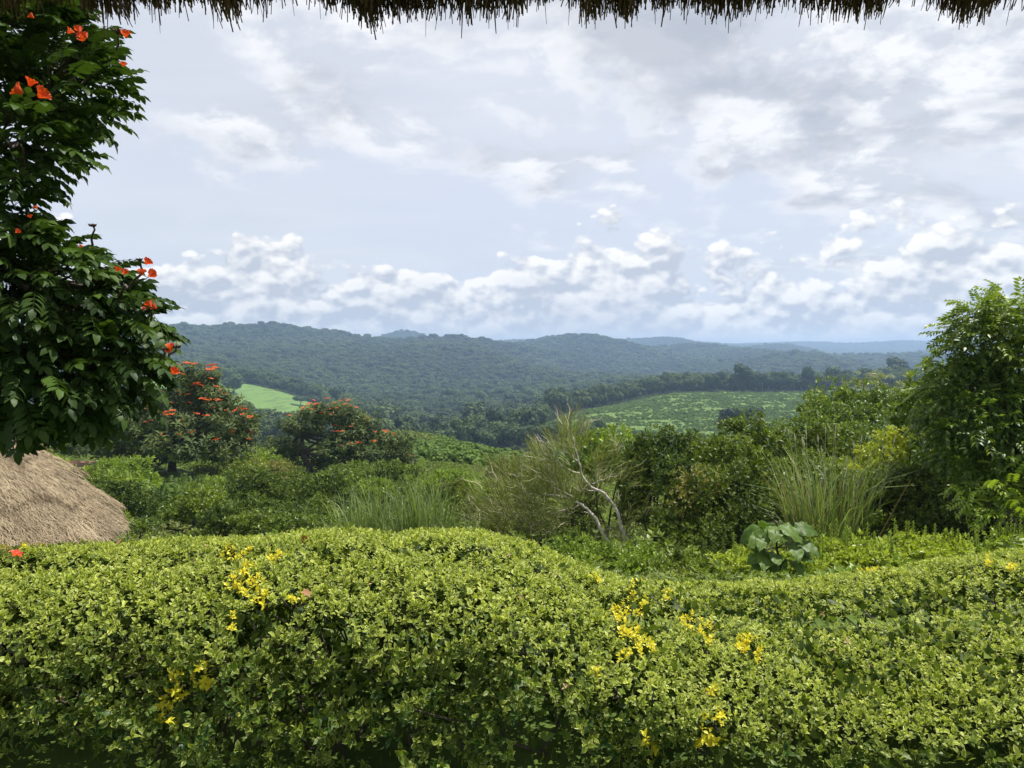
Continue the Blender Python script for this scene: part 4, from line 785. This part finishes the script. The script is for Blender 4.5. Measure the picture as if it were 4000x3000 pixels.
def hedge():
    b = np.array([0, 4.3, 0.]); o = thing('hedge', 'clipped variegated green hedge with a high hump and a dip', 'hedge', b); r = rng(83)
    n = 42000; x = r.uniform(-5.2, 5.2, n * 2); ph = r.beta(1.15, 1.35, n * 2) * math.pi; x = x[:n]; ph = ph[:n]
    e = 1e-3; P0 = hedge_surf(x, ph); dx = hedge_surf(x + e, ph) - P0; dp = hedge_surf(x, ph + e) - P0; nr = unit(np.cross(dx, dp)); nr *= np.sign((nr * (P0 - np.stack([x, np.full(len(x), 4.45), np.full(len(x), .05)], 1))).sum(1))[:, None]
    # arc length is uneven in the angle: thin out where points crowd
    wgt = np.linalg.norm(dp, axis=1) / e; keep = r.random(n) < np.clip(wgt / 1.15, .1, 1); x, ph, P0, nr = x[keep], ph[keep], P0[keep], nr[keep]; n = len(x)
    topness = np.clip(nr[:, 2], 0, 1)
    dep = np.abs(r.normal(0, 1, n)) * np.where(topness > .6, .018, .115) + .02 * (1 - topness) * (1 + hw1(P0))
    P0 = P0 - nr * dep[:, None] + nr * (.012 + .03 * (1 - topness))[:, None] * hw2(P0)[:, None]
    low = np.clip((P0[:, 2] - .02) / .30, 0, 1); gap = hw1(P0 * 1.3 + 5) * .5 - .5 * np.clip((topness - .3) / .3, 0, 1) + hw2(P0) * .35
    front = (nr[:, 1] < -.5)
    keep = ((nr[:, 1] < .55) | (r.random(n) < .25)) & ~(front & (gap > .12 + low * .45)) & (r.random(n) < np.where(front, .55 + .25 * low, 1)); P0, nr, topness, low = P0[keep], nr[keep], topness[keep], low[keep]; n = len(P0)
    ax = unit(nr * .8 + np.array([0, 0, .55]) + r.normal(0, .42, (n, 3))); Bm = basis(ax, unit(r.normal(0, 1, (n, 3)))); Rm = np.stack([Bm[..., 0], -Bm[..., 2], Bm[..., 1]], -1)
    S = .035 * r.uniform(.75, 1.35, n) * np.where(topness > .6, .80, 1.08); tone = np.clip(r.beta(1.6, 3.2, n) * .62 + .50 * np.clip((topness - .35) / .5, 0, 1) * r.uniform(.4, 1, n), 0, .93)  # lighter tone facing up: new growth, and the top's light put into colour
    SH = [sprig(200 + i, leaf8(.27, .09, .16, .04), 6, 1.0, (.35, 1.45), .8, (.6, 1.15)) for i in range(6)]
    for T in SH: T.R *= .8
    var = r.integers(0, 6, n)
    scr = np.stack([2000 + F * P0[:, 0] / P0[:, 1], HZ + F * (EYE - P0[:, 2]) / P0[:, 1]], 1)
    # yellow shoots, where they stand in the hedge
    Yc = [(890, 2160, 30, 3), (950, 2170, 60, 3), (1070, 2180, 50, 5), (960, 2215, 70, 3), (930, 2290, 60, 5), (980, 2270, 50, 4), (1020, 2350, 30, 3), (1160, 2350, 30, 3), (950, 2440, 25, 2), (800, 2640, 60, 5), (700, 2700, 40, 4), (700, 2820, 25, 2), (690, 2640, 40, 3), (2480, 2270, 40, 5), (2600, 2340, 50, 4), (2460, 2340, 40, 4), (2420, 2400, 55, 9), (2490, 2370, 40, 5), (2450, 2460, 50, 9), (2490, 2530, 55, 6), (2530, 2540, 40, 4), (2430, 2560, 25, 3), (2700, 2430, 45, 6), (2750, 2460, 40, 6), (2780, 2500, 30, 3), (2920, 2510, 40, 5), (2900, 2540, 35, 4), (2960, 2570, 30, 3), (2330, 2630, 20, 2), (2790, 2700, 25, 2), (2800, 2790, 30, 2), (2780, 2840, 30, 3), (3950, 2220, 60, 5), (3860, 2205, 40, 3), (3390, 2200, 70, 5), (15, 2125, 30, 2), (100, 2105, 40, 3), (150, 2105, 25, 2), (2320, 2270, 40, 2), (650, 2770, 50, 3), (2760, 2900, 60, 3), (2540, 2900, 80, 4)]
    free = np.ones(n, bool); front_of = lambda i: P0[i, 1] + .0
    yl = []
    for px, py, rad_, k in Yc:
        dd = np.hypot(scr[:, 0] - px, (scr[:, 1] - py)); dd = dd / (rad_ * 1.0) + np.clip(r.random(n), 0, 1) * .8 + 50 * ~free + (nr[:, 1] > .5) * 9
        for i in np.argsort(dd)[:int(k * 2.4)]: free[i] = False; yl.append(i)
    meshes = {}
    def mesh_of(v, mat, nm, tn):
        key = (v, mat, tn)
        if key not in meshes: g = Geo(); T = SH[v]; g.add(T.V, T.F, np.clip(tn + T.R, 0, 1), T.E); meshes[key] = g.mesh(nm, M[mat])
        return meshes[key]
    for i in yl:
        c = link('yellow_shoot', mesh_of(int(var[i]), 'hedge_yellow', 'yellow_shoot', .5), o); c.location = P0[i] + nr[i] * .018 - b; c.rotation_euler = rot_euler(Rm[i]); s = S[i] * .92; c.scale = (s, s, s); c['label'] = 'bright yellow shoot among the green leaves'
    for i in r.choice(np.where(free & (nr[:, 1] < .3) & (topness > .15))[0], 34, replace=False):       # a few withered shoots
        free[i] = False; c = link('dry_shoot', mesh_of(int(var[i]), 'dry_shoot', 'dry_shoot', .4), o); c.location = P0[i] + nr[i] * .008 - b; c.rotation_euler = rot_euler(Rm[i]); c.scale = (S[i] * .8,) * 3; c['label'] = 'withered tan shoot among the green leaves'
    inside = free & (np.abs(scr[:, 0] - 2000) < 2000) & (scr[:, 1] < 3000) & (nr[:, 1] < .2); big = np.where(inside)[0]; big = big[np.argsort(-(S[big] / P0[big, 1]))][:300]
    for i in big:
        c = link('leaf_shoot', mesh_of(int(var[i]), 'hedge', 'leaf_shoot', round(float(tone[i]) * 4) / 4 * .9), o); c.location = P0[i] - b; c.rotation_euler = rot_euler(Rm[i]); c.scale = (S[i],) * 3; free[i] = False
    g = Geo(); SF = [sprig(200 + i, leaf4(.26, .09, .16), 6, 1.0, (.35, 1.45), .8, (.6, 1.15)) for i in range(6)]
    for T in SF: T.R *= .8
    far_ = P0[:, 1] > 3.75
    for v in range(6):
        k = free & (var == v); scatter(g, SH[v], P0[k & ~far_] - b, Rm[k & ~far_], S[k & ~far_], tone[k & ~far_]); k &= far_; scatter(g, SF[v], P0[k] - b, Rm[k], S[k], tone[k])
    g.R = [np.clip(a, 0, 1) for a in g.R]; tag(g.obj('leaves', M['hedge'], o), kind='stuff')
    # inner leaves, their dark tone painting in the hedge's inner shade, and twigs
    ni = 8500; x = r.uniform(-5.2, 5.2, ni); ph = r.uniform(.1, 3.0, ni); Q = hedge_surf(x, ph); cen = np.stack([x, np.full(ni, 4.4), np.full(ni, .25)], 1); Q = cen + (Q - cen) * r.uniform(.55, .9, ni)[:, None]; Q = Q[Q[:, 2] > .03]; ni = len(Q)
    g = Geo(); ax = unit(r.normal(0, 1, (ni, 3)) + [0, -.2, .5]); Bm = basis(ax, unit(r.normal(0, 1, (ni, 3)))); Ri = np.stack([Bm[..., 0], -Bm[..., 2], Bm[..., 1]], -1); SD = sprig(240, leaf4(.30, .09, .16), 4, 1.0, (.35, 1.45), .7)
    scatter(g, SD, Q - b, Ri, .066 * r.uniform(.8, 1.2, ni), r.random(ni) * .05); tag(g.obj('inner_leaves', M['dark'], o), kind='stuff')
    g = Geo()
    for i in range(420):
        x0 = r.uniform(-5, 5); y0 = r.uniform(3.6, 5.0); p1 = hedge_surf(np.array([x0 + r.normal(0, .25)]), np.array([r.uniform(.25, 2.2)]))[0]; p1 = p1 + (np.array([x0, 4.4, .2]) - p1) * r.uniform(.02, .15)
        tube(g, wig((x0, y0, 0), p1, 5, .05, 9000 + i) - b, np.linspace(.009, .003, 5), 4)
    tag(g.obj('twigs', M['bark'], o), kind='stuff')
    # fallen things lying on the hedge
    def on_top(px, py):
        dd = np.hypot(scr[:, 0] - px, scr[:, 1] - py) + 1e4 * (nr[:, 2] < .3); i = int(np.argmin(dd)); return P0[i] + nr[i] * .03
    for i, (px, py, s, lab) in enumerate([(1190, 2110, .085, 'large fallen brown leaf on the hedge hump'), (1255, 2130, .06, 'small reddish fallen leaf beside the large brown one on the hedge'), (490, 2100, .06, 'brown fallen leaf on the hedge near the hut'), (1180, 2330, .07, 'curled tan dead leaf on the hedge beside yellow shoots')]):
        lf = Geo(); T = leaf8(.3, .16, .2, .05); lf.add(T.V, T.F, .3 + .15 * i, T.E); c = tag(lf.obj('fallen_leaf', M['dry_leaf']), lab, 'leaf'); c.location = on_top(px, py); c.rotation_euler = (-.9 + .3 * i, .3, i * 1.3); c.scale = (s,) * 3
    return on_top
ON_TOP = hedge()
# a little grass on the near ground, seen through the foot of the hedge
g = Geo(); r = rng(91); n = 6000; x = r.uniform(-4.5, 4.5, n); y = r.uniform(2.5, 7.5, n); Pn = np.stack([x, y, gz(x, y)], 1); ax = unit(np.array([0, 0, 1.]) + r.normal(0, .45, (n, 3)))
scatter(g, leaf4(.06, .01, .0), Pn, basis(ax, unit(r.normal(0, 1, (n, 3)))), r.uniform(.03, .08, n), r.random(n)); tag(g.obj('grass', M['fresh']), 'short green grass around the hedge foot', kind='stuff')

# ------------------------------------------------------------------ the near tulip tree
def pinnate(seed):
    r = rng(seed); it = []; lf = leaf8(.27, .05, .16, .02); L = 1.0; np_ = 5
    for i in range(np_):
        t = .28 + .62 * i / (np_ - 1); p = np.array([0, t * L, .10 * t - .42 * t * t])
        for s in (-1, 1):
            dv = np.array([s * .85, .42 + r.normal(0, .08), -.42 + r.normal(0, .12)]); it.append((lf, basis(dv, np.array([s * .25, 0, 1.]) + r.normal(0, .16, 3)), p, .33 * (1.05 - .25 * abs(t - .6)) * r.uniform(.88, 1.08), r.uniform(-.1, .1)))
    it.append((lf, basis((0, .85, -.6), (0, .5, 1)), np.array([0, .93, .10 * .93 - .42 * .93 ** 2]), .36, 0.0))
    st = Geo(); t = np.linspace(0, .95, 5); tube(st, np.stack([0 * t, t, .10 * t - .42 * t * t], 1), np.linspace(.010, .005, 5), 3); V, Fc, _, _ = st.arrays()
    it.append((Tpl(V, Fc), np.eye(3), np.zeros(3), 1.0, .3)); return merge(it)
def bell_flower(seed):
    g = Geo(); r = rng(seed); nu, nv = 8, 40; V = []; E = []
    for i in range(nu):
        t = i / (nu - 1); rr = .16 + .45 * t ** 1.3
        for j in range(nv):
            a = 2 * math.pi * j / nv; lobe = .5 + .5 * math.cos(5 * a); q = rr * (1 + .16 * t * lobe + .10 * t * math.sin(11 * a + seed) + .06 * t * math.sin(23 * a)); z = t * (.78 + .16 * lobe * t) - .22 * t ** 5 * lobe + .08 * t * math.sin(13 * a + 2)
            V.append((q * math.cos(a), q * math.sin(a) * .82, z)); E.append(t ** 3 * (1 - .6 * lobe))
    Fc = []
    for i in range(nu - 1):
        for j in range(nv): a, b_ = i * nv + j, i * nv + (j + 1) % nv; Fc += [(a, b_, b_ + nv), (a, b_ + nv, a + nv)]
    g.add(V, Fc, np.clip(.45 + .3 * np.sin(np.arange(len(V)) * .9), 0, 1), E); return g.mesh('flower', M['flower'])
def near_tulip():
    b = np.array([-7.2, 7.0, 0.]); b[2] = gz(b[0], b[1]) - .1
    o = thing('tulip_tree', 'large tulip tree hanging its dark pinnate leaves and orange flowers in beside the eave', 'tree', b); r = rng(95)
    t = Geo(); tube(t, wig((0, 0, -.1), (.5, -.4, 3.4), 7, .06, 3), np.linspace(.26, .17, 7), 9); t.obj('trunk', M['bark'], o); crotch = b + [.5, -.4, 3.4]
    BL = [(60, 150, 5.4, 330, 240), (-150, 450, 5.4, 420, 350), (250, 330, 5.3, 190, 190), (70, 560, 5.0, 180, 200), (-20, 810, 5.0, 150, 180), (330, 1120, 5.3, 210, 140), (120, 1130, 5.0, 330, 270), (420, 1260, 5.2, 180, 170), (380, 1440, 5.1, 200, 190), (100, 1470, 4.9, 330, 170), (-250, 1100, 5.2, 420, 500), (60, 1540, 5.0, 230, 80), (330, 1550, 5.2, 170, 70), (-300, 0, 5.6, 500, 300), (500, 1350, 5.3, 90, 120)]
    C, R = blobs_px(BL, 1.15)
    w_ = (R[:, 0] * R[:, 1] * R[:, 2]) ** .75; n = 2150; k = r.choice(len(C), n, p=w_ / w_.sum()); u = unit(r.normal(0, 1, (n, 3))); f = r.uniform(.25, 1.0, n) ** .6 * .88; P0 = C[k] + u * R[k] * f[:, None]
    hub = np.array([-4.6, 5.6, 3.0]); ax = unit(u * .7 + unit(P0 - hub) * .75 + np.array([.25, -.15, .1]) + r.normal(0, .35, (n, 3))); Bm = basis(ax, np.array([0, 0, 1.]) + r.normal(0, .28, (n, 3)))
    S = r.uniform(.19, .31, n); tone = np.clip(r.beta(1.6, 2.6, n), 0, .9); PN = [pinnate(i) for i in range(5)]; var = r.integers(0, 5, n)
    for T in PN: T.R *= .8
    scr = np.stack([2000 + F * P0[:, 0] / P0[:, 1], HZ + F * (EYE - P0[:, 2]) / P0[:, 1]], 1); infr = (scr[:, 0] > 20) & (scr[:, 0] < 700) & (scr[:, 1] > 60) & (scr[:, 1] < 1750)
    # nearest the outside and the camera first
    sc_ = (P0[:, 1] + np.where(infr, 0, 50) - .0015 * scr[:, 0]); pick = np.argsort(sc_)[:300]; free = np.ones(n, bool); free[pick] = False
    LM = {}
    for i in pick:
        key = (int(var[i]), round(tone[i] * 4))
        if key not in LM: g = Geo(); T = PN[key[0]]; g.add(T.V, T.F, np.clip(key[1] / 4 + T.R, 0, 1), T.E); LM[key] = g.mesh('leaf', M['tulip'])
        c = link('leaf', LM[key], o); c.location = P0[i] - b; c.rotation_euler = rot_euler(Bm[i]); c.scale = (S[i],) * 3
    g = Geo()
    for v in range(5): q = free & (var == v); scatter(g, PN[v], P0[q] - b, Bm[q], S[q], tone[q])
    g.R = [np.clip(a, 0, 1) for a in g.R]; tag(g.obj('foliage', M['tulip'], o), kind='stuff')
    for i, c in enumerate(C):
        q = Geo(); p = wig(crotch, c, 9, .12, 120 + i, .15); tube(q, p - b, np.linspace(.085, .018, 9), 6)
        for m in range(9):
            s0 = p[r.integers(4, 9)]; e0 = C[i] + unit(r.normal(0, 1, 3)) * R[i] * r.uniform(.5, .95); tube(q, wig(s0, e0, 5, .05, 500 + i * 20 + m) - b, np.linspace(.016, .005, 5), 4)
        q.obj('branch', M['bark'], o)
    FM = [bell_flower(i) for i in range(3)]; bud = Geo()
    for m in range(14):
        a = m * 2.4; q = .25 * math.sqrt(m / 14); tube(bud, [(q * math.cos(a), q * math.sin(a), 0), (q * 1.5 * math.cos(a), q * 1.5 * math.sin(a), .16), (q * 2.0 * math.cos(a), q * 2 * math.sin(a), .30)], [.05, .09, .015], 6)
    BM = bud.mesh('bud_cluster', M['calyx'])
    FL = [(88, 335, .115, -.8), (150, 345, .13, .7), (115, 310, .10, .1), (265, 112, .07, -.5), (305, 125, .09, .3), (340, 130, .07, .6), (312, 105, .07, 0), (132, 55, .06, .4), (492, 125, .095, .6), (482, 245, .06, .3), (568, 1010, .085, .5), (552, 1055, .085, -.3), (582, 1055, .10, .6), (480, 1052, .07, .2), (455, 1045, .06, -.3), (590, 1178, .08, .2), (612, 1188, .07, .6), (668, 1345, .085, .2), (660, 1365, .06, .1), (672, 1437, .09, .4), (560, 1200, .05, 0), (310, 955, .04, 0), (62, 895, .05, 0), (120, 840, .04, .3), (145, 805, .04, .4)]
    for i, (px, py, s, tilt) in enumerate(FL):
        p = PT(px, py, 4.75 if px > 430 else 4.45) - b; c = link('flower', FM[i % 3], o); c.location = p - np.array([0, 0, s * .4]); s = s * .56; c.scale = (s,) * 3; c.rotation_euler = (.6 + .3 * math.sin(i * 2.1), tilt * 1.2, i * .7)
    for i, (px, py, s, hx, hy) in enumerate([(465, 120, .085, 455, 195), (362, 878, .06, 362, 960), (690, 1352, .07, 660, 1390), (645, 1362, .06, 640, 1400), (545, 1012, .05, 550, 1070), (598, 1200, .05, 590, 1250)]):
        p = PT(px, py, 4.75) - b; c = link('bud_cluster', BM, o); c.location = p - np.array([0, 0, s * .2]); c.scale = (s,) * 3
        q = Geo(); tube(q, wig(PT(hx, hy, 4.9) - b, p, 5, .01, 700 + i), [.009, .008, .007, .006, .006], 5); q.obj('flower_stalk', M['bark'], o)
    q = Geo(); tube(q, wig(PT(555, 1070, 4.75) - b, PT(440, 1170, 5.0) - b, 6, .02, 4), np.linspace(.008, .014, 6), 5); q.obj('flower_stalk', M['bark'], o)
near_tulip()
# red blossom dropped on the hedge
fb = Geo(); T = merge([(leaf8(.35, .1, .2, .06), basis((math.cos(a), math.sin(a), .25), (0, 0, 1)), np.zeros(3), 1.0, .1 * i) for i, a in enumerate((0, 1.2, 2.5, 3.9, 5.1))]); fb.add(T.V, T.F, np.clip(T.R, 0, 1), T.E * 0)
c = tag(fb.obj('fallen_flower', M['flower']), 'red-orange blossom dropped on the hedge near the hut', 'flower'); c.location = ON_TOP(65, 2190); c.scale = (.042,) * 3; c.rotation_euler = (.5, .2, 1)

# ------------------------------------------------------------------ the eave of the thatched shelter overhead
def shelter():
    ye = 2.2; b = np.array([0, -1.0, 0.]); o = thing('shelter_roof', 'dark ragged thatched eave of the shelter overhead', 'roof', b); r = rng(97)
    EX = [-2500, 0, 120, 300, 420, 560, 800, 950, 1100, 1250, 1380, 1480, 1700, 1900, 2050, 2300, 2450, 2650, 2900, 3050, 3200, 3450, 3560, 3640, 3760, 4000, 6500]
    EY = [50, 45, 30, 40, 75, 45, 70, 55, 40, 25, 55, 95, 100, 78, 60, 55, 85, 60, 85, 45, 62, 40, 22, 40, 88, 30, 40]
    def ez(x): px = 2000 + F * x / ye; return EYE - (np.interp(px, EX, EY) - 30 - HZ) / F * ye
    sl = .62
    g = Geo(); xs = np.linspace(-5, 5, 80); V = []; Fc = []
    for x in xs:
        z = float(ez(x)) + .07
        V += [(x, ye - .06, z), (x, ye + .02, z + .10), (x, -4.2, z + .45 + sl * (ye + 4.2)), (x, -4.2, z + .12 + sl * (ye + 4.2)), (x, ye - .5, z + .12)]
    for i in range(len(xs) - 1):
        for k in range(5): a0, a1 = i * 5 + k, i * 5 + (k + 1) % 5; Fc += [(a0, a1, a1 + 5), (a0, a1 + 5, a0 + 5)]
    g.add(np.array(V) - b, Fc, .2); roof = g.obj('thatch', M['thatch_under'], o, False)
    n = 34000; x = r.uniform(-3.4, 3.4, n); y = ye - np.abs(r.normal(0, .10, n)) + .03; zb = ez(x) + np.clip(r.normal(.012, .022, n), -.05, .1) + (ye - y) * .35
    # tufts: neighbours share a length
    cell = np.floor(x * 34 + .35 * np.sin(x * 50)).astype(int) % 997; zb += rng(5).normal(0, .013, 997)[cell] + rng(6).normal(0, .010, 997)[np.floor(x * 11 + .5 * np.sin(x * 23)).astype(int) % 997] + .012 * np.sin(x * 17)
    L = r.uniform(.10, .22, n); top = np.stack([x + r.normal(0, .03, n), y - .06, zb + L], 1); bot = np.stack([x + r.normal(0, .012, n), y, zb], 1); ax = unit(bot - top)
    T = Tpl([(-.5, 0, 0), (.5, 0, 0), (.45, .6, 0), (-.45, .6, 0), (.4, 1, 0), (-.4, 1, 0)], [(0, 1, 2), (0, 2, 3), (3, 2, 4), (3, 4, 5)]); T.V[:, 0] *= .024
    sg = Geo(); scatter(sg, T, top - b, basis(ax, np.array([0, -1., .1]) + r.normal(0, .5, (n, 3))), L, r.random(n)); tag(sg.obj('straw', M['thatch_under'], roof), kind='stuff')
    # single stalks hanging well below the rest
    for i, (px, py, wd) in enumerate([(402, 90, 9), (408, 120, 7), (414, 150, 6), (420, 140, 5), (595, 90, 5), (628, 100, 7), (626, 130, 3), (835, 112, 4), (925, 95, 4), (1252, 75, 3), (1663, 145, 3), (1803, 150, 6), (1797, 100, 6), (1938, 132, 7), (1910, 112, 4), (1985, 115, 4), (2023, 108, 5), (2135, 95, 3), (2220, 100, 3), (2325, 115, 5), (2560, 95, 4), (2845, 130, 5), (2835, 108, 4), (2950, 85, 3), (3120, 105, 5), (3165, 100, 5), (3195, 95, 4), (3240, 90, 4), (3380, 92, 3), (3765, 105, 5), (3790, 95, 4), (3930, 100, 3), (3350, 85, 3), (1150, 62, 3), (700, 70, 4), (1700, 118, 4), (3700, 70, 4), (2680, 95, 4)]):
        q = Geo(); e = PT(px, py, ye); s = np.array([e[0] + r.normal(0, .012), ye - .03, float(ez(e[0])) + .10]); w2 = wd / F * ye * .5; tube(q, wig(s, e, 4, .003, 60 + i) - b, [w2, w2, w2 * .9, w2 * .5], 5, r.random()); q.obj('stalk', M['thatch_under'], o)
    for sx in (-1, 1):
        for yy in (1.5, -3.6): q = Geo(); tube(q, wig((sx * 3.6, yy, -.1), (sx * 3.6, yy, 3.3 + (.0 if yy > 0 else 3.1)), 6, .015, 5) - b, .09, 10); q.obj('post', M['bark'], o)
shelter()

# ------------------------------------------------------------------ haze filling the valley air
def haze():
    g = Geo(); x, y0, y1, z0, z1 = 7600, -7600, 7600, -90, 125
    V = [(a, b, c) for c in (z0, z1) for b in (y0, y1) for a in (-x, x)]; Q = [(0, 2, 3, 1), (4, 5, 7, 6), (0, 1, 5, 4), (2, 6, 7, 3), (0, 4, 6, 2), (1, 3, 7, 5)]
    g.add(V, [t for q in Q for t in ((q[0], q[1], q[2]), (q[0], q[2], q[3]))]); m, t, out = newmat('haze_air')
    v = t.node('ShaderNodeVolumePrincipled'); v.inputs['Color'].default_value = (.46, .64, .95, 1); v.inputs['Density'].default_value = .00024; v.inputs['Anisotropy'].default_value = .25
    t.l.new(v.outputs[0], out.inputs['Volume']); tag(g.obj('haze', m, None, False), kind='stuff')
haze()
